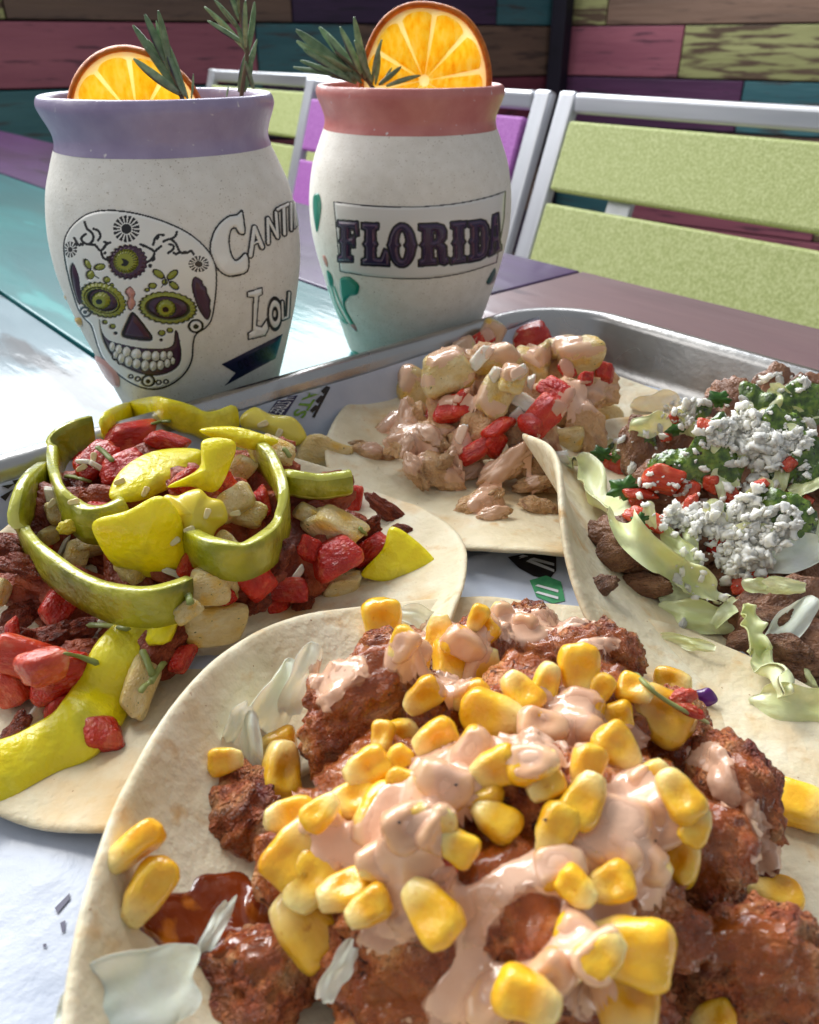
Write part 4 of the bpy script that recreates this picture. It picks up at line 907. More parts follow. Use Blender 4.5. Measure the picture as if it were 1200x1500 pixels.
def strip(name, pts, w, h, mt, label, cat, group=None, hdir=(0, 0, 1), lift=.002, n=40, wob=.15, taper=.12, sm=8, add_lift=None, twist=0, k=10, p=3.):
    q = path(pts, n, lift, sm, add_lift); o = q.mean(0)
    ms = sweep(name, q-o, w, h, hdir, k, p, taper, wob, len(pts)+w*1e3, twist, JFLESH if mt == JALA else None); ms.materials.append(mt)
    if mt == JALA: ms.materials.append(JFLESH)
    return add(name, ms, None, mat=Matrix.Translation(o), sol=True, label=label, cat=cat, group=group)
def c3(x, y): return (x*.58333, 560+y*.58333)          # crops used when reading the photograph
def c4(x, y): return (480+x*.35, 440+y*.35)
def c5(x, y): return (780+x*.37333, 500+y*.37333)
def c6(x, y): return (60+x*.5, 860+y*.5)
def c7(x, y): return (600+x*.5, 860+y*.5)
def rows(c, sc, L): return [c(a[0], a[1])+(a[2]*sc,)+tuple(a[3:]) for a in L]

# ------------------------------------------------------------------ taco with peppers
G = 'crumbles of seasoned beef in the pepper taco'
n0 = len(OBST)
for x, y, z, s in ((120, 790, .020, 210), (230, 760, .024, 220), (330, 770, .026, 220), (430, 760, .022, 210), (90, 880, .014, 200), (200, 880, .018, 220), (320, 850, .022, 210), (450, 830, .014, 180), (250, 700, .026, 190), (360, 700, .026, 180), (150, 720, .022, 180), (40, 960, .013, 170), (130, 980, .012, 160), (230, 960, .014, 140), (20, 830, .018, 180), (520, 790, .013, 140)):
    place('ground_beef', rr.choice(ROCKB), BEEF, x, y, s, (.8, .62), rr.uniform(0, 180), 0, 0, z=z, label='dark crumble of ground beef in the pepper taco', cat='meat', group=G)
many(rows(c3, .5833, [(980, 330, 170, -40, (.42, .4)), (60, 460, 130), (60, 580, 130), (130, 640, 120), (20, 420, 110), (200, 620, 110), (700, 440, 110), (930, 370, 90), (40, 880, 120), (30, 640, 110), (230, 690, 100), (1010, 370, 60), (560, 590, 80), (90, 780, 100), (640, 560, 90), (760, 560, 70), (940, 440, 80)]), 'ground_beef', ROCKB, BEEF, 'dark crumble of ground beef in the pepper taco', 'meat', G, (.75, .65), .5)
GT = 'diced tomato in the pepper taco'; LT = 'red tomato piece in the pepper taco'
many(rows(c3, .5833, [(330, 135, 150, 10, (.55, .5)), (240, 200, 120, 40), (200, 165, 80), (420, 150, 110, -20, (.5, .5)), (310, 215, 120, 20), (150, 560, 130, 60, (.75, .6)), (150, 745, 140, 20), (170, 830, 120, 30), (840, 440, 130, 30, (.7, .6)), (930, 420, 110, 35, (.5, .5)), (730, 520, 100, 0, (.75, .7)), (640, 500, 100, 50), (890, 300, 90, 80, (.6, .6)), (460, 690, 90, 70), (560, 540, 70), (1000, 420, 60)]), 'diced_tomato', DICE, TOM, LT, 'tomato', GT, (.8, .7), .6)
many(rows(c3, .5833, [(60, 690, 190, -15, (.62, .5)), (110, 715, 120, 30), (20, 760, 120), (480, 580, 50)]), 'diced_tomato', DICE, TOM2, 'pale pink-orange tomato piece at the outer end of the pepper taco', 'tomato', GT, (.8, .7), .6)
place('diced_tomato', DICE[2], TOM, *c3(262, 888), 66, (1.25, .8), 5, 0, 0, .8, label='bright red tomato cube on the pale pepper strip of the pepper taco', cat='tomato', group=GT)
GP = 'pineapple cubes in the pepper taco'; LP = 'pale pineapple cube in the pepper taco'
many(rows(c3, .5833, [(540, 500, 118, 0, (.82, .7)), (840, 365, 165, -30, (.62, .6)), (860, 508, 112, 5, (.62, .6)), (690, 170, 110, -25, (.7, .6)), (590, 300, 120, 40, (.7, .6)), (0, 530, 80, 80, (.6, .6)), (230, 410, 110, 20, (.7, .6)), (620, 330, 100), (770, 330, 70), (330, 470, 80)]), 'pineapple_cube', DICE, PINE, LP, 'pineapple', GP, (.8, .7), .5)
many(rows(c3, .5833, [(260, 600, 90, 60, (.4, .2)), (230, 470, 90, 20, (.4, .2)), (90, 840, 80, 60, (.6, .25)), (130, 290, 60), (420, 200, 80, 10, (.3, .2))]), 'onion_piece', DICE, ONION, 'small translucent onion piece in the pepper taco', 'onion', 'onion pieces in the pepper taco', (.6, .3), .6)
many(rows(c3, .5833, [(330, 400, 90), (150, 330, 70), (420, 240, 90), (120, 390, 60), (190, 440, 80), (560, 420, 90), (420, 540, 70), (600, 220, 90)]), 'pineapple_cube', DICE, PINE, LP, 'pineapple', GP, (.8, .6), .6)
many(rows(c3, .5833, [(300, 420, 90), (470, 250, 80), (250, 330, 80), (360, 560, 70), (480, 460, 90), (660, 300, 80), (110, 430, 60), (700, 560, 60), (780, 420, 70), (560, 250, 80), (30, 620, 60)]), 'diced_tomato', DICE, TOM, LT, 'tomato', GT, (.8, .6), .6)
many(rows(c3, .5833, [(290, 360, 60, 20, (.3, .2)), (160, 410, 60, 70, (.3, .2)), (440, 480, 70, -20, (.3, .2)), (680, 380, 60, 40, (.3, .2)), (180, 540, 60, 10, (.3, .2)), (750, 480, 50, 60, (.4, .3)), (320, 610, 60, 30, (.3, .2)), (210, 200, 40, 0, (.5, .4)), (245, 212, 46, -30, (.5, .4))]), 'onion_piece', DICE, ONION, 'small translucent onion piece in the pepper taco', 'onion', 'onion pieces in the pepper taco', (.6, .3), .7)
# pepper rings and strips
GR = 'pepper rings on the taco'
U_ = tuple(UP*.5+np.array([0, 0, .6])-FW*.2)
strip('banana_pepper', [c3(445, 600), c3(385, 610), c3(320, 660), c3(275, 760), c3(215, 850), c3(120, 925), c3(0, 975), c3(-60, 990)], .0125, .0040, BANAN, 'long pale yellow-green pepper strip along the front of the taco', 'pepper', GR, hdir=(.5, -.35, .8), lift=.003, wob=.2)
strip('jalapeno_ring', [c3(120, 235), c3(60, 300), c3(65, 390), c3(130, 470), c3(250, 545), c3(380, 565), c3(480, 535)], .0030, .0098, JALA, 'large olive green jalapeno ring sweeping round the front of the pepper pile', 'pepper', GR, hdir=U_, lift=.006, wob=.5, p=8., taper=.05, k=14, add_lift=[.0, .001, .003, .006, .008, .007, .004])
strip('jalapeno_ring', [c3(235, 120), c3(165, 150), c3(140, 220), c3(165, 310), c3(235, 360), c3(330, 330)], .0030, .0100, JALA, 'olive jalapeno ring curving round red tomato at the back of the pile', 'pepper', GR, hdir=U_, lift=.006, wob=.5, p=8., taper=.05, k=14, add_lift=[.0, .002, .003, .005, .005, .004])
place('pineapple_cube', DICE[1], PINE, *c3(800, 195), 92, (.66, .6), -15, 0, 0, .6, label='large pale pineapple wedge on the olive pepper ring, its flat face up', cat='pineapple', group=GP)
strip('jalapeno_ring', [c3(720, 250), c3(800, 262), c3(885, 250)], .0040, .0075, JALA, 'short olive jalapeno slice under the pineapple wedge', 'pepper', GR, hdir=U_, lift=.003)
strip('jalapeno_ring', [c3(590, 160), c3(660, 190), c3(705, 260), c3(715, 340), c3(680, 410), c3(610, 450), c3(530, 436), c3(455, 400)], .0030, .0092, JALA, 'glossy jalapeno ring curling round the right of the yellow pepper cup', 'pepper', GR, hdir=U_, lift=.006, wob=.45, p=8., taper=.05, k=14, add_lift=[.001, .003, .004, .006, .007, .006, .004, .001])
place('pineapple_cube', DICE[0], PINE, *c3(520, 512), 66, (.8, .7), 5, 0, 0, .8, label='pineapple cube against the open end of the large olive ring', cat='pineapple', group=GP)
place('pineapple_cube', DICE[3], PINE, *c3(470, 575), 44, (.8, .7), 40, 0, 0, .8, label='small pineapple bit under the end of the large olive ring', cat='pineapple', group=GP)
strip('banana_pepper', [c3(255, 125), c3(320, 85), c3(400, 72), c3(470, 92), c3(530, 110), c3(600, 85)], .0035, .0105, BANAN, 'bright yellow pepper strip arching over the top of the pile', 'pepper', GR, hdir=tuple(UP*.7-FW*.5), lift=.004, wob=.1, add_lift=[.0, .003, .004, .004, .003, .0])
def slab(name, label, outline, mt, thick, lift=.004, dome=.0, cat='pepper', group=GR, tilt=(0, 0), k=8, far=False):
    """a thick slice with a traced outline, resting on what is below, domed a little"""
    q = closed(outline, 6); c = q.mean(0); t0 = min(hit(*c), np.median([hit(*p) for p in q[::4]]))-lift; t0 = np.quantile([hit(*p) for p in q], .55)-.0005 if far else t0; V = []; n = len(q); rings = (0., .3, .6, .85, .97, 1.)
    for sd in (0, 1):
        for r in rings:
            for p in q:
                pp = c+(p-c)*r; e = thick*(1 if r < .9 else (.75 if r < 1 else .35))
                t = t0-dome*(1-r*r)+(thick-e)*.5+(e if sd else 0)+tilt[0]*(pp[0]-c[0])*1e-4+tilt[1]*(pp[1]-c[1])*1e-4+.0006*noise.noise(Vector((pp[0]*.05, pp[1]*.05, 2)))
                V.append(CAM+ray(*pp)*t)
    m = len(rings); Fc = []
    for sd in (0, 1):
        for i in range(m-1):
            for j in range(n):
                f = (sd*m*n+i*n+j, sd*m*n+(i+1)*n+j, sd*m*n+(i+1)*n+(j+1) % n, sd*m*n+i*n+(j+1) % n); Fc.append(f if sd else f[::-1])
    for j in range(n): a = (m-1)*n; Fc.append((a+j, a+(j+1) % n, m*n+a+(j+1) % n, m*n+a+j))
    V = np.array(V); o = V.mean(0); return add(name, mesh(name, V-o, Fc), mt, mat=Matrix.Translation(o), sol=True, label=label, cat=cat, group=group)
slab('banana_pepper', 'domed yellow-green pepper cap lying under the yellow cup wall', [c3(275, 290), c3(300, 225), c3(370, 178), c3(450, 165), c3(510, 175), c3(490, 230), c3(420, 270), c3(340, 300)], BANAN, .003, .006, .004, tilt=(0, -1.5))
slab('banana_pepper', 'broad smooth yellow pepper wall facing out from the middle of the pile', [c3(235, 350), c3(320, 322), c3(400, 285), c3(450, 330), c3(470, 420), c3(480, 485), c3(400, 500), c3(300, 470), c3(250, 410)], BANAN, .003, .007, .004, tilt=(0, 1.2))
slab('banana_pepper', 'yellow-green pepper strip standing up beside the pale membrane piece', [c3(510, 145), c3(590, 150), c3(575, 220), c3(540, 275), c3(480, 262), c3(420, 262), c3(500, 215)], BANAN, .003, .007, .003)
slab('banana_pepper', 'frilly pale yellow pepper core piece on top of the broad pepper wall', [c3(404, 300), c3(418, 282), c3(445, 285), c3(475, 272), c3(503, 268), c3(525, 288), c3(560, 300), c3(572, 345), c3(545, 370), c3(530, 400), c3(500, 428), c3(470, 410), c3(440, 350), c3(415, 330)], BAN2, .003, .007, .003)
slab('banana_pepper', 'knobbly yellow pepper core piece at the back top of the pile', [c3(605, 85), c3(640, 62), c3(680, 80), c3(740, 90), c3(772, 145), c3(720, 160), c3(660, 125), c3(610, 115)], BAN2, .004, .006, .003)
slab('banana_pepper', 'flat translucent yellow-green pepper wedge at the right end of the taco', [c3(908, 478), c3(960, 420), c3(985, 362), c3(1060, 410), c3(1112, 475), c3(1090, 500), c3(1000, 505), c3(930, 495)], BANAN, .0028, .002, .001)
slab('banana_pepper', 'yellow-green pepper piece on the back of the pile under the core', [c3(500, 120), c3(580, 110), c3(660, 130), c3(700, 150), c3(640, 170), c3(560, 150)], BANAN, .003, .005, .002)
many(rows(c3, .5833, [(175, 362, 62, 20, (.9, .8))]), 'banana_pepper', ROCKS, BAN2, 'small yellow pepper nub on the large olive ring', 'pepper', GR, lift=.8)
place('pineapple_cube', DICE[4], PINE, *c3(535, 610), 106, (.62, .55), 15, 0, 0, .7, label='long pineapple piece resting against the tortilla rim of the corn taco', cat='pineapple', group=GP)
place('pineapple_cube', DICE[5], PINE, *c3(352, 765), 92, (.62, .5), 75, 0, 0, .7, label='tall pineapple stick with a green herb sprig on its face', cat='pineapple', group=GP)
for x_, y_, a_ in ((300, 250, 20), (365, 275, 60), (185, 300, 10), (205, 215, 30), (235, 190, 80), (440, 400, 40), (520, 330, 70), (660, 105, 20), (700, 130, 60), (590, 330, 10), (130, 305, 50), (475, 370, 15)):
    place('pepper_seed', KERN[1], SEED, *c3(x_, y_), 17, (.8, .5), a_, 0, 0, .8, label='small pale pepper seed stuck on the pepper pile', cat='seed', group='pepper seeds')
GH = 'bits of green herb on the tacos'; LH = 'thin sliver of green herb lying on taco filling'
for a, b in ((c3(160, 680), c3(250, 708)), (c3(355, 670), c3(385, 740)), (c3(375, 760), c3(415, 700)), (c3(350, 780), c3(380, 750)), (c3(240, 160), c3(285, 200)), (c3(160, 235), c3(230, 250)), (c3(215, 610), c3(330, 620)), (c3(900, 365), c3(918, 385)), (c3(480, 560), c3(470, 530)), (c3(710, 165), c3(730, 190)), (c3(380, 105), c3(430, 98)), (c4(930, 560), c4(1060, 610)), (c4(350, 375), c4(390, 395)), (c4(820, 455), c4(840, 480)), (c4(590, 600), c4(650, 570)), (c4(530, 340), c4(548, 370)), (c4(1050, 490), c4(1085, 500))):
    strip('herb_sliver', [a, ((a[0]+b[0])/2, (a[1]+b[1])/2-2), b], .0016, .0008, HERBL, LH, 'herb', GH, lift=.0012, n=10, sm=3)

# ------------------------------------------------------------------ sauced chicken taco
nB = len(OBST); G = 'grilled chicken pieces in the sauced taco'; LB = 'tan grilled chicken piece in the sauced taco'
for x, y, z, s in ((620, 650, .016, 120), (700, 640, .020, 140), (780, 640, .020, 140), (660, 600, .024, 130), (740, 580, .028, 140), (820, 590, .024, 140), (860, 640, .016, 110), (720, 540, .030, 130), (800, 540, .028, 140), (670, 560, .026, 110), (860, 560, .024, 110), (600, 630, .012, 100), (640, 690, .012, 100), (780, 690, .012, 110)):
    place('grilled_chicken', rr.choice(ROCKB), GRILL, x, y, s, (.8, .62), rr.uniform(0, 180), 0, 0, z=z, label=LB, cat='chicken', group=G)
many(rows(c4, .35, [(270, 520, 200, 30), (200, 640, 210, -10, (.6, .5)), (440, 570, 180, -40), (370, 720, 190, -60, (.6, .5)), (560, 730, 220, 30, (.6, .5)), (640, 850, 240, 20, (.75, .55)), (760, 690, 330, 35, (.52, .45), .7), (890, 870, 190, -20), (870, 770, 220, 10, (.5, .45)), (700, 900, 160), (110, 600, 90, 10, (.5, .4)), (500, 660, 120), (330, 610, 130)]), 'grilled_chicken', ROCKB, GRILL, LB, 'chicken', G, (.7, .55), .55)
GP = 'pineapple cubes in the sauced taco'
many(rows(c4, .35, [(370, 370, 190, -20, (.9, .7)), (490, 300, 220, 20, (.75, .6)), (570, 200, 120), (700, 400, 200, 70, (.85, .7)), (700, 240, 200, 20, (.6, .6)), (860, 270, 190, -20), (1000, 200, 180, 10), (1060, 230, 200, 20, (.8, .6)), (1000, 590, 170, 20, (.7, .6)), (900, 230, 120), (780, 330, 130), (690, 140, 120)]), 'pineapple_cube', DICE, PINE, 'pineapple cube in the sauced taco by the pan corner', 'pineapple', GP, (.8, .7), .55)
GT = 'diced tomato in the sauced taco'
many(rows(c4, .35, [(530, 450, 190, 10, (.62, .55)), (840, 165, 190, 20, (.62, .55)), (960, 380, 170, -30, (.7, .6)), (720, 530, 170, 40, (.6, .55)), (620, 630, 170, 35, (.42, .45)), (650, 165, 110), (900, 480, 190, 50, (.6, .5)), (1160, 300, 90), (700, 600, 120), (1000, 290, 90), (560, 400, 80), (850, 520, 110), (420, 480, 60), (1080, 330, 70)]), 'diced_tomato', DICE, TOM, 'red tomato piece in the sauced taco by the pan corner', 'tomato', GT, (.8, .7), .6)
many(rows(c4, .35, [(810, 420, 140, -30), (840, 360, 110), (640, 240, 120, 50), (800, 300, 90), (560, 560, 90), (790, 490, 90), (970, 660, 90), (700, 310, 70)]), 'onion_piece', DICE, ONION, 'small translucent onion piece in the sauced taco', 'onion', 'onion pieces in the sauced taco', (.6, .4), .6)
drape('cream_sauce', SAUCE, (-.03, .105, .195, .335), [(q[0], q[1])+tuple(v*.95 for v in q[2:4])+tuple(q[4:]) for q in [c4(q[0], q[1])+tuple(v*.35 for v in q[2:4])+tuple(q[4:]) for q in [(300, 500, 85), (240, 560, 60), (200, 620, 60, 40), (420, 560, 80, 55), (350, 650, 60, 90), (560, 180, 70), (470, 240, 70, 60), (320, 310, 50, 90), (420, 340, 40), (620, 380, 60, 80), (700, 460, 70, 50), (560, 720, 100, 45, 30), (700, 720, 120, 70, 30), (820, 630, 100, 55, 20), (640, 860, 60, 80), (700, 880, 60, 60), (720, 130, 90, 45), (740, 220, 90, 70), (890, 230, 70, 60), (1000, 190, 80, 70), (1090, 220, 80, 50), (1040, 400, 100, 60, 15), (1160, 370, 70, 50), (1000, 260, 40, 100), (560, 560, 60, 40), (500, 420, 90, 30), (1000, 460, 80, 40), (880, 600, 60, 45), (540, 620, 40), (860, 760, 40), (1120, 420, 70, 60), (780, 300, 60, 45)]]],
      res=.0008, thick=.0007, sig=1.8, thin=SAUCET, first=nB, label='pink creamy sauce poured over the chicken and pineapple by the pan corner', cat='sauce')

# ------------------------------------------------------------------ steak taco
nS = len(OBST); G = 'steak chunks in the cheese taco'; LS = 'brown steak chunk in the taco with crumbled cheese'
for x, y, z, s in ((930, 800, .018, 150), (1010, 790, .020, 170), (1100, 800, .022, 190), (1180, 830, .018, 170), (980, 710, .024, 150), (1070, 700, .028, 190), (1160, 700, .030, 200), (1080, 630, .025, 160), (1170, 630, .026, 170), (1240, 720, .026, 180), (1000, 640, .026, 130), (1130, 900, .014, 170), (1190, 950, .012, 150), (1240, 870, .014, 160), (1050, 850, .013, 130), (1130, 590, .018, 120), (1220, 610, .020, 140), (940, 660, .026, 110)):
    place('steak_chunk', rr.choice(ROCKS), STEAK, x, y, s, (.85, .66), rr.uniform(0, 180), 0, 0, z=z, label=LS, cat='steak', group=G)
many(rows(c5, .3733, [(330, 830, 260, 30, (.8, .6)), (420, 960, 260, 0, (.6, .5)), (270, 960, 160, 20), (860, 1180, 240, 20, (.7, .5)), (1050, 1290, 220, 10, (.7, .5)), (1000, 1200, 200, -20), (960, 1080, 160), (1100, 1330, 120), (640, 860, 150)]), 'steak_chunk', ROCKS, STEAK, LS, 'steak', G, (.75, .55), .5)
GT = 'diced tomato in the cheese taco'; LT = 'tomato piece in the taco with crumbled cheese'
many(rows(c5, .3733, [(510, 540, 170, -15, (.55, .5)), (430, 600, 150, 0, (.45, .5)), (440, 700, 170, -25, (.6, .5)), (605, 600, 130, 65, (.62, .5)), (330, 490, 100), (620, 640, 90), (720, 350, 140, 15, (.45, .4)), (560, 300, 60), (400, 640, 80), (1100, 550, 110), (520, 380, 60)]), 'diced_tomato', DICE, TOM2, LT, 'tomato', GT, (.8, .7), .6)
place('diced_tomato', DICE[0], TOM, *c5(735, 805), 52, (.66, .5), 75, 0, 0, .8, label='red tomato slab standing among cheese crumbs in the steak taco', cat='tomato', group=GT)
place('diced_tomato', DICE[3], TOM2, *c5(850, 945), 56, (.6, .5), 20, 0, 0, .8, label='orange tomato piece beneath the pale lettuce in the steak taco', cat='tomato', group=GT)
place('pineapple_cube', DICE[2], PINE, *c5(300, 290), 58, (.85, .6), -20, 0, 0, .8, label='pineapple cube between the sauced taco and the cheese taco', cat='pineapple')
place('onion_piece', LEAF[0], ONION, *c5(480, 260), 66, (.75, .6), 20, 10, 20, .9, label='white onion square standing at the back of the steak taco', cat='onion')
LL = 'pale shred of lettuce in the steak taco'; GL = 'lettuce shreds in the steak taco'
many(rows(c5, .3733, [(560, 800, 200, -40, (.45, .5)), (640, 1080, 290, -10, (.45, .5)), (600, 1180, 200, -12, (.28, .4)), (460, 330, 160, 10, (.6, .5)), (620, 760, 140), (760, 1060, 150), (580, 980, 180, 20, (.5, .5)), (990, 960, 150), (900, 960, 130), (300, 420, 90), (1090, 1340, 110), (460, 690, 120)]), 'lettuce_shred', LEAF, LETL, LL, 'lettuce', GL, (.5, .5), .9)
place('lettuce_shred', LEAF[1], CABL, *c5(1010, 1110), 100, (.42, .4), 48, 0, 0, .9, label='white cabbage piece hanging over the steak in the cheese taco', cat='cabbage')
place('lettuce_shred', LEAF[2], CABL, *c5(1010, 840), 100, (.5, .4), 18, 0, 0, .9, label='white rib of lettuce lying under the cheese crumbs', cat='lettuce', group=GL)
place('lettuce_shred', LEAF[3], LETL, *c5(1050, 1440), 130, (.5, .4), -8, 0, 0, .7, label='ruffled lettuce piece on bare tortilla between corn taco and steak taco', cat='lettuce', group=GL)
many(rows(c5, .3733, [(600, 330, 150), (700, 380, 170), (820, 330, 180), (930, 360, 180), (1040, 400, 170), (860, 470, 170), (960, 520, 170), (760, 560, 160), (880, 620, 170), (1000, 660, 170), (1080, 560, 150), (900, 260, 150), (1020, 300, 150), (720, 700, 150), (860, 760, 160), (780, 450, 130), (650, 540, 120), (1080, 720, 150), (1090, 260, 120), (980, 210, 120)]), 'lettuce_shred', LEAF, LETL, 'chopped lettuce under the salsa and cheese', 'lettuce', GL, (.6, .45), .5)
many(rows(c5, .3733, [(780, 610, 70), (900, 560, 60), (680, 330, 70), (1010, 480, 70), (860, 860, 70), (1060, 620, 80), (700, 560, 80)]), 'diced_tomato', DICE, TOM2, LT, 'tomato', GT, (.8, .6), .7)
SPOON = [c5(q[0], q[1])+tuple(v*.46 for v in q[2:4]) for q in [(400, 430, 110, 55), (570, 420, 110, 70), (720, 500, 90, 80), (740, 590, 60, 60), (950, 210, 120, 60), (1010, 290, 110, 60), (1090, 250, 80, 60), (990, 570, 90, 70), (1040, 640, 110, 90), (1100, 480, 90, 90), (1110, 700, 80, 90), (640, 470, 70, 60), (700, 280, 60, 50), (860, 480, 50), (540, 470, 60, 40)]]
CBED = [c5(q[0], q[1])+tuple(v*.34 for v in q[2:4]) for q in [(880, 370, 200, 90), (1000, 440, 130, 80), (620, 280, 90, 50), (820, 690, 170, 100), (960, 730, 110, 60), (830, 860, 90, 50), (560, 690, 60, 40), (390, 490, 40, 30), (940, 150, 50, 30), (1060, 350, 80, 60)]]
drape('crumbled_cheese', CHEESE, (.055, .20, .14, .27), CBED, res=.0008, thick=.0012, sig=1.4, noise_amp=.0016, noise_sc=620, coat=0, slope=2.6, first=nS, label='soft bed of crumbled white cheese on the steak taco', cat='cheese', kind='stuff')
SPOON = [q for i_, q in enumerate(SPOON) if i_ not in (13,)]
drape('green_salsa', SALSA, (.055, .20, .14, .27), SPOON,
      res=.0009, thick=.0026, sig=1.5, noise_amp=.0011, noise_sc=420, coat=0, slope=2.4, first=nS, label='dark green herb salsa spooned over the steak taco', cat='salsa')
GH2 = 'cilantro leaves in the steak taco'
for x, y, s, l in ((730, 225, 100, 'round bright green leaf standing at the back of the steak taco'), (360, 575, 140, 'cilantro leaf behind the long lettuce strip of the steak taco'), (272, 440, 90, 'cilantro leaf at the tip of the standing tortilla flap'), (560, 345, 80, 'small green leaf among cheese near the onion square'), (420, 700, 80, 'pale green leaf on the tomato by the lettuce strip')):
    place('cilantro_leaf', rr.choice(CIL), HERB, *c5(x, y), s*.3733, (.7, .7), rr.uniform(-30, 30), 0, 0, 1.2, label=l, cat='herb', group=GH2)
q_ = path([c5(150, 478), c5(200, 500), c5(250, 620), c5(330, 700), c5(430, 800), c5(540, 880), c5(640, 950), c5(720, 1020)], 70, .003, 24, [0, .002, .003, .005, .006, .006, .004, .003]); add('lettuce_strip', ribbon('lettuce_strip', q_-q_.mean(0), 0.0095, 1), LETT, mat=Matrix.Translation(q_.mean(0)), sol=True, label='long pale lettuce strip draped over the steak taco\'s tortilla flap', cat='lettuce', group=GL)
q_ = path([c5(830, 1030), c5(850, 1100), c5(870, 1180), c5(900, 1260), c5(950, 1340), c5(975, 1400)], 70, .003, 24, [.003, .003, .003, .002, .002, .001]); add('lettuce_strip', ribbon('lettuce_strip', q_-q_.mean(0), 0.0062, 5), LETT, mat=Matrix.Translation(q_.mean(0)), sol=True, label='thin lettuce strip hanging down over the front of the steak taco', cat='lettuce', group=GL)
GC = 'larger crumbs of white cheese on the steak taco'
for x, y, s in ((390, 495, 80), (350, 385, 60), (620, 250, 90), (680, 240, 70), (560, 680, 110), (600, 700, 80), (720, 660, 100), (800, 640, 110), (860, 610, 90), (780, 800, 80), (830, 840, 130), (800, 880, 120), (930, 670, 100), (980, 720, 130), (870, 700, 100), (920, 780, 90), (610, 570, 45), (500, 340, 60), (820, 330, 100), (880, 290, 90), (900, 380, 120), (960, 400, 120), (840, 420, 100), (1030, 370, 110), (960, 470, 110), (870, 530, 90), (1070, 390, 90), (970, 155, 70), (960, 130, 50), (1090, 320, 80), (590, 1110, 70), (570, 940, 80), (610, 970, 60), (650, 850, 50), (780, 480, 70), (700, 390, 60), (640, 730, 70), (680, 700, 70), (830, 230, 60), (760, 360, 60)):
    place('cheese_crumb', rr.choice(CRUMB), CHEESE, *c5(x, y), s*.3, (.8, .6), rr.uniform(0, 180), 0, rr.uniform(-40, 40), .5, label='larger crumb of white cheese on the steak taco', cat='cheese', group=GC)
dm_ = dice('crumb_core', 3, 2, 3.2, .3, .2, .1); vi = verts_of(dm_)*2; fi = [tuple(p.vertices) for p in dm_.polygons]; V = []; Fc = []
regs = [(880, 380, 230, 110, 150), (1000, 450, 150, 100, 70), (620, 300, 120, 80, 40), (830, 700, 220, 140, 110), (1050, 700, 80, 60, 20), (450, 420, 200, 60, 24), (950, 180, 140, 60, 30), (620, 700, 120, 70, 30), (830, 860, 110, 70, 36), (600, 560, 220, 160, 20), (820, 560, 340, 320, 60), (700, 900, 160, 120, 10)]
for cx_, cy_, rx_, ry_, n_ in regs:
    for _ in range(int(n_*3.2)):
        a = rr.uniform(0, 6.28); q = math.sqrt(rr.random()); x, y = c5(cx_+rx_*q*math.cos(a), cy_+ry_*q*math.sin(a))
        if x > 1230 or (rr.random() < .85 and pour_mask(np.array([[x, y]]), SPOON, .35)[0] > .1): continue
        s = .00028+.0012*rr.random()**2.6; d = ray(x, y); p = CAM+d*(hit(x, y)-s*.5); sd = rr.uniform(0, 99)
        dd = 1+.75*np.array([noise.noise(Vector(v*1.35)+Vector((sd, sd, 0))) for v in vi]); Rm = np.array(Matrix.Rotation(rr.uniform(0, 6), 3, Vector((rr.uniform(-1, 1), rr.uniform(-1, 1), rr.uniform(-1, 1))))); V.append(p+(vi*dd[:, None]*s*np.array([rr.uniform(.7, 1.7), rr.uniform(.6, 1.3), rr.uniform(.5, 1)]))@Rm.T); b = (len(V)-1)*len(vi); Fc += [tuple(i+b for i in f) for f in fi]
add('crumbled_cheese', mesh('crumbled_cheese', np.concatenate(V), Fc), CHEESE, label='loose fine white cheese crumbs scattered over the green salsa and steak', cat='cheese', kind='stuff')

# ------------------------------------------------------------------ corn and fried chicken taco
nC = len(OBST); G = 'fried chicken pieces in the corn taco'
def chunk(px, py, s, z, mt, label, ang=None, asp=(.95, .75)):
    place('fried_chicken', rr.choice(ROCKC), mt, px, py, s, asp, rr.uniform(0, 180) if ang is None else ang, 0, rr.uniform(-20, 20), z=z, label=label, cat='chicken', group=G)
LF = 'glazed fried chicken piece heaped under the corn'
for x, y, z, s in ((640, 1080, .022, 200), (760, 1060, .024, 210), (870, 1070, .022, 200), (560, 1190, .024, 230), (680, 1200, .030, 260), (800, 1200, .032, 270), (920, 1190, .028, 250), (480, 1260, .020, 220), (620, 1330, .026, 270), (760, 1350, .028, 290), (900, 1340, .026, 280), (820, 980, .016, 160), (700, 980, .018, 170), (620, 980, .016, 150), (960, 1080, .016, 180), (1000, 1250, .020, 220), (700, 1450, .018, 260), (860, 1470, .018, 280), (560, 1420, .017, 230)):
    chunk(x, y, s, z, CHICK, LF)
chunk(535, 1045, 225, .025, CHICK, 'browned chicken piece with sauce on it, beside the white cabbage', 30, (.95, .7))
chunk(330, 1215, 205, .015, CHICK2, 'crumb-crusted chicken piece near two loose corn kernels', 60, (.9, .7))
chunk(385, 1440, 215, .014, CHICK2, 'orange-brown chicken piece beside the curled cabbage leaf', 20, (.95, .75))
chunk(1080, 1175, 215, .020, CHICK2, 'craggy chicken piece streaked with white sauce at the taco edge', 100, (.85, .75))
chunk(1095, 1420, 260, .018, CHICK2, 'dark crusty chicken piece past the largest corn kernel', 10, (.85, .7))
chunk(895, 955, 125, .018, CHICK, 'small reddish chicken piece at the far edge of the corn taco', 120, (.9, .75))
chunk(560, 960, 110, .020, CHICK, 'dark chicken tip poking up at the back of the corn taco', 30, (.7, .7))
chunk(600, 1480, 240, .016, CHICK, 'dark glazed chicken piece low at the front of the corn taco', 10, (.7, .7))
chunk(780, 935, 120, .016, CHICK, LF); chunk(980, 1300, 150, .016, CHICK, LF)
chunk(1040, 1330, 120, .012, CHICK, LF)
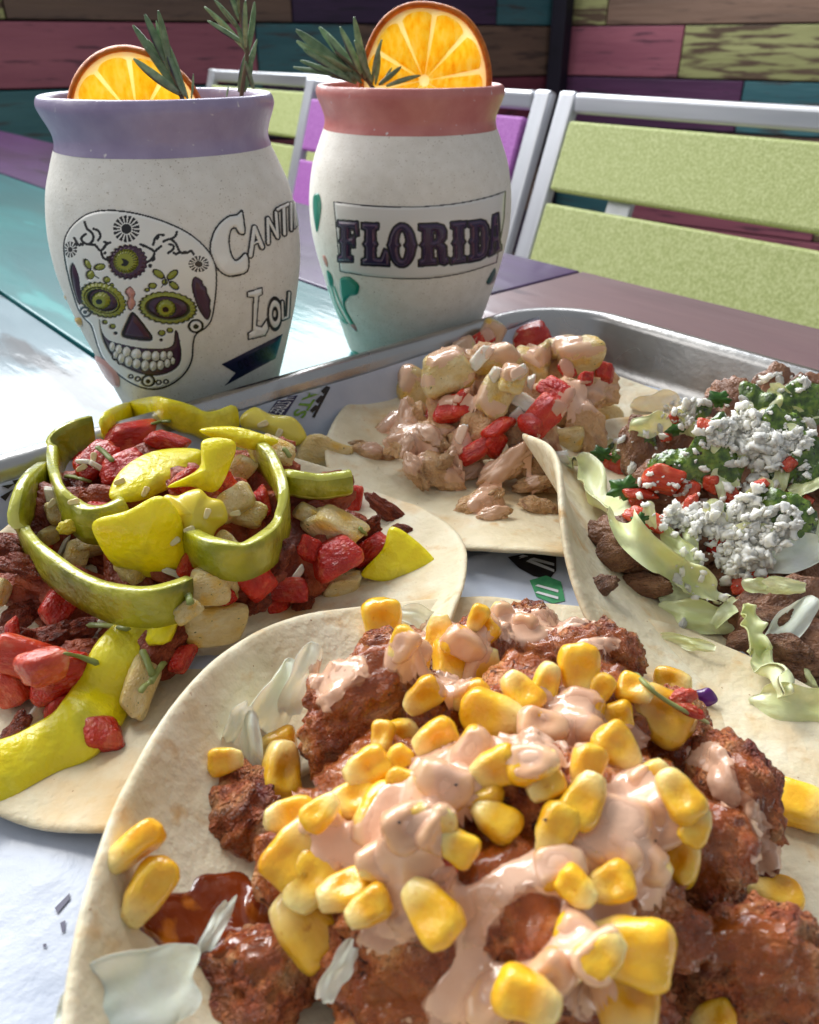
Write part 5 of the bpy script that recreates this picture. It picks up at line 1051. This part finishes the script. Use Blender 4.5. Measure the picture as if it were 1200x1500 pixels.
drape('glaze_puddle', GLAZE, (-.065, .0, .04, .11), [(245, 1345, 58, 34), (300, 1362, 60, 38), (335, 1310, 60, 34), (212, 1338, 22, 26), (285, 1392, 44, 18), (380, 1330, 40, 40)], res=.0006, thick=.0007, sig=1.5, coat=0, first=NT, label='glossy dark brown glaze pooled on the tortilla by the crumbed chicken', cat='glaze')
drape('brown_glaze', GLZF, (-.065, .105, .02, .165), [(535, 1045, 90, 80), (620, 1060, 60), (560, 960, 50, 30), (720, 1270, 90, 70), (800, 1330, 90, 70), (700, 1060, 90, 60), (900, 955, 50, 40), (860, 1000, 50, 60), (1080, 1190, 60, 90), (1060, 1380, 110, 50), (1150, 1450, 70, 60), (600, 1470, 120, 60), (430, 1290, 60, 50), (380, 1400, 40, 40), (360, 1240, 40, 30), (940, 1100, 60, 60), (1000, 1260, 60, 60), (660, 1340, 90, 60), (480, 1160, 60, 60), (880, 1440, 90, 60), (780, 950, 60, 30)],
      res=.0009, thick=.0004, sig=1.5, first=nC, thin=GLZF, coat=.0004, label='amber brown glaze shining on the fried chicken pieces', cat='glaze')
POUR = [(600, 955, 40, 40), (640, 925, 34, 22), (690, 950, 40, 40), (660, 1000, 30, 30), (735, 900, 26, 20), (770, 920, 40, 26), (820, 905, 50, 20), (850, 1015, 30, 28), (720, 1050, 44, 18), (640, 1120, 40, 30), (655, 1160, 56, 40), (700, 1105, 40, 50), (740, 1085, 50, 40), (795, 1050, 56, 40), (840, 1060, 60, 40), (905, 1080, 50, 26), (780, 1100, 40, 50), (570, 1195, 40, 60, -30), (505, 1235, 60, 46), (470, 1210, 40, 30), (560, 1255, 70, 40), (610, 1235, 50, 50), (590, 1320, 60, 50), (560, 1370, 50, 40), (780, 1275, 90, 30, 20), (720, 1310, 60, 30, 30), (690, 1360, 26, 60), (840, 1250, 50, 40), (900, 1190, 60, 50), (960, 1180, 50, 40), (960, 1230, 60, 46), (910, 1240, 60, 40), (890, 1300, 46, 50), (950, 1290, 40, 40), (850, 1340, 30, 60), (825, 1430, 40, 70), (880, 1345, 50, 26), (700, 1450, 70, 50), (760, 1430, 60, 26), (690, 1490, 90, 40), (500, 980, 50, 26), (480, 1010, 26, 40), (1035, 1110, 40, 26), (1060, 1150, 24, 50, 30), (1130, 1260, 40, 26, 30), (1110, 1200, 20, 40, 30), (930, 1150, 30, 40), (650, 1290, 30, 30), (870, 1460, 40, 40), (880, 945, 40, 14)]
GK = 'corn kernels on the corn taco'; LK = 'yellow corn kernel on the fried chicken taco'
KR = [(708, 985, 80, 80), (607, 968, 72, 80), (705, 928, 66, 40), (735, 910, 62, 90), (768, 925, 56, 80), (965, 1045, 112, -32), (985, 1000, 60, -8), (830, 1078, 108, -20), (650, 1150, 96, -30), (952, 1140, 70, 40), (965, 1205, 118, 30), (905, 1200, 100, -20), (948, 1262, 80, -40), (918, 1470, 130, 90), (842, 1390, 100, 60), (1172, 1180, 105, -20), (1045, 1492, 70, 20), (612, 1215, 84, 30), (795, 1065, 80, -10), (852, 1035, 72, -20), (560, 912, 78, 95), (330, 1115, 56, 10), (408, 1088, 60, 20), (424, 1195, 80, 10), (596, 1150, 70, -10), (498, 1250, 96, -20), (560, 1200, 112, 55), (600, 1210, 86, 30), (560, 1262, 80, 10), (690, 1100, 76, 50), (780, 1120, 84, 10), (860, 1125, 76, 70), (700, 1160, 80, 10), (640, 1215, 76, 60), (900, 1255, 84, 40), (590, 945, 60, 60), (680, 945, 70, -30), (620, 1020, 70, 40), (690, 1020, 66, 20), (800, 1000, 66, 70), (470, 1215, 84, 20), (455, 1290, 96, 60), (820, 1270, 80, 10), (860, 1235, 90, -20), (580, 1120, 64, 50), (880, 1400, 90, 40), (800, 1430, 90, 30), (720, 1470, 90, 50), (930, 1010, 60, -20), (900, 1050, 60, 10)]
KT = [(645, 928, 66, 90), (660, 975, 92, 85), (850, 985, 100, 95), (722, 1048, 112, -14), (764, 1015, 84, -50), (638, 1083, 82, 30), (905, 1095, 86, -50), (726, 1125, 86, 20), (727, 1200, 90, -35), (856, 1172, 100, 60), (815, 1215, 96, 60), (995, 1165, 96, -60), (998, 1262, 84, 60), (895, 1295, 84, 20), (925, 1392, 156, -12), (772, 1460, 118, -20), (632, 1335, 120, -48), (1135, 1308, 92, -15), (411, 1130, 104, 88), (538, 1125, 84, 30), (520, 1172, 90, 20), (432, 1252, 128, 60), (450, 1362, 146, -42), (505, 1305, 96, 20), (470, 1190, 74, 40), (700, 905, 50, 60), (800, 1150, 70, 30), (585, 1075, 66, 20), (670, 1240, 74, -30), (540, 1330, 84, 30), (1020, 1210, 70, 60), (880, 1010, 60, 60), (560, 1080, 60, 80), (845, 1300, 74, -40)]
def kernels(rows_, sauced):
    for i, (x, y, s, a) in enumerate(rows_):
        lab = 'pink-sauced corn kernel on the fried chicken taco' if sauced and pour_mask(np.array([[float(x), float(y)]]), POUR, .35)[0] > .3 else 'bare yellow corn kernel on the fried chicken taco'; gl = .55
        if (x, y) == (925, 1392): lab = 'largest corn kernel, standing glossy on a sauced one'
        place('corn_kernel', KERN[(i*5+2) % 7], CORN, x, y, s*.94, (1, 1.05), a+(180 if i % 3 == 0 else 0), rr.uniform(-14, 14), rr.uniform(-30, 30), gl+.35*rr.random(), label=lab, cat='corn', group=GK)
kernels(KR, True)
for x, y, s, a, r_ in ((196, 1240, 92, 40, 70), (217, 1305, 100, 62, 10)):
    place('corn_kernel', KERN[3], CORN, x, y, s, (.85, 1), a, 0, r_, .9, label='loose corn kernel lying on bare tortilla beside the crumbed chicken', cat='corn', group=GK)
place('tomato_piece', ROCKS[1], TOM2, 650, 1265, 90, (.7, .6), 60, 0, 0, .7, label='soft pink tomato piece between sauced corn kernels', cat='tomato')
GS = 'cabbage shreds in the corn taco'
many([(400, 1030, 130, 60, (.5, .5), 1.0), (440, 1000, 110, 70, (.4, .5), 1.0), (370, 1090, 90, 100, (.35, .5), 1.0), (345, 1060, 70, 60, (.4, .5), 1.), (620, 905, 70, -10, (.5, .5), .8), (495, 1425, 90, 60, (.4, .5), .7)], 'cabbage_shred', LEAF, CABL, 'white cabbage shred tucked inside the curled tortilla', 'cabbage', GS)
place('cabbage_leaf', LEAF[4], CABL, 195, 1465, 200, (.62, .5), 20, 0, 0, .7, label='curled white cabbage leaf on the front of the tortilla', cat='cabbage', group=GS)
place('cabbage_shred', LEAF[2], CABL, 308, 1372, 116, (.22, .4), 62, 0, 0, .7, label='narrow cabbage strip lying across the brown glaze puddle', cat='cabbage', group=GS)
slab('red_cabbage_piece', 'small violet piece of red cabbage on the tortilla behind the corn', [(1004, 1016), (1025, 1010), (1040, 1008), (1052, 1026), (1034, 1036), (1018, 1030)], VIOL, .001, .002, .001, cat='cabbage', group=None)
strip('herb_stalk', [(930, 985), (960, 1015), (1000, 1040), (1040, 1060)], .0009, .0007, HERBL, 'thin green herb stalk lying behind the corn', 'herb', GH, lift=.002, n=20)
many([(1010, 1040, 50, -20, (.5, .4)), (1000, 1020, 44, 10)], 'tomato_piece', ROCKS, TOM2, 'tiny orange tomato shred under the violet cabbage piece', 'tomato', 'tomato shreds on the bare tortilla')
drape('cream_sauce', SAUCE, (-.065, .105, .02, .165), [(q[0], q[1])+tuple(v*.9 for v in q[2:4])+tuple(q[4:]) for q in POUR],
      res=.00062, thick=.0006, sig=1.9, thin=SAUCET, first=nC, label='pink creamy sauce drizzled over the corn kernels and fried chicken', cat='sauce')
kernels([(x, y, min(s, 118)*(.92 if s < 140 else 1.1), a) for x, y, s, a in KT], False)
for x, y in ((799, 1201), (960, 1232), (668, 1150), (585, 1205)): place('pepper_speck', ROCKB[0], INK_K, x, y, 6, (.9, .8), 0, 0, 0, .6, label='black pepper speck on sauced corn', cat='pepper', group='pepper specks')

# ------------------------------------------------------------------ labels: look-alikes are told apart by the nearest thing of its own kind
def relabel(group, marks):
    by = {}
    for o in COL.objects:
        if o.parent is None and o.get('group') == group: by.setdefault(o['label'], []).append(o)
    lm = [(ph, o.matrix_world.translation) for o in COL.objects if o.parent is None and 'label' in o for k, ph in marks.items() if o['label'].startswith(k)]
    for lab, os_ in by.items():
        if len(os_) < 4: continue
        for o in os_: o['label'] = lab+' '+min(lm, key=lambda q: (q[1]-o.matrix_world.translation).length)[0]
CH_ = {'browned chicken piece': 'beside the browned chicken by the cabbage', 'crumb-crusted': 'beside the crumb-crusted chicken', 'orange-brown chicken': 'beside the orange-brown chicken', 'craggy': 'beside the craggy streaked chicken', 'dark crusty': 'beside the dark crusty chicken', 'small reddish': 'beside the small reddish chicken', 'dark chicken tip': 'beside the dark chicken tip', 'dark glazed': 'beside the low dark glazed chicken', 'largest corn': 'beside the largest kernel', 'soft pink tomato': 'beside the soft pink tomato', 'small violet': 'beside the violet cabbage piece'}
relabel('corn kernels on the corn taco', CH_); relabel('fried chicken pieces in the corn taco', CH_)
PE_ = {'long pale yellow': 'beside the long pale strip', 'large olive green': 'beside the large olive ring', 'olive jalapeno ring': 'beside the back olive ring', 'short olive': 'under the pineapple wedge', 'glossy jalapeno': 'beside the glossy jalapeno ring', 'bright yellow pepper strip': 'beside the arching yellow strip', 'flat translucent': 'beside the flat yellow-green wedge', 'broad smooth': 'beside the broad yellow wall', 'knobbly': 'beside the knobbly yellow core', 'pale pink-orange': 'beside the pink-orange tomatoes', 'bright red tomato cube': 'beside the bright red cube', 'tall pineapple stick': 'beside the tall pineapple stick', 'long pineapple piece': 'beside the long pineapple piece'}
for g_ in ('crumbles of seasoned beef in the pepper taco', 'diced tomato in the pepper taco', 'pineapple cubes in the pepper taco', 'onion pieces in the pepper taco'): relabel(g_, PE_)
ST_ = {'red tomato slab': 'beside the red tomato slab', 'orange tomato piece': 'beside the orange tomato piece', 'white onion square': 'beside the onion square', 'white cabbage piece': 'beside the hanging cabbage piece', 'white rib': 'beside the white lettuce rib', 'ruffled lettuce': 'beside the ruffled lettuce', 'round bright green': 'beside the round green leaf', 'cilantro leaf behind': 'beside the cilantro leaf', 'long pale lettuce': 'beside the long lettuce strip', 'thin lettuce strip': 'beside the thin lettuce strip'}
for g_ in ('steak chunks in the cheese taco', 'diced tomato in the cheese taco', 'lettuce shreds in the steak taco', 'larger crumbs of white cheese on the steak taco'): relabel(g_, ST_)
relabel('grilled chicken pieces in the sauced taco', {'pineapple cube between': 'nearest the cheese taco', 'short olive': 'nearest the pepper taco', 'cream clay jar with salmon': 'nearest the pink-rimmed jar'})
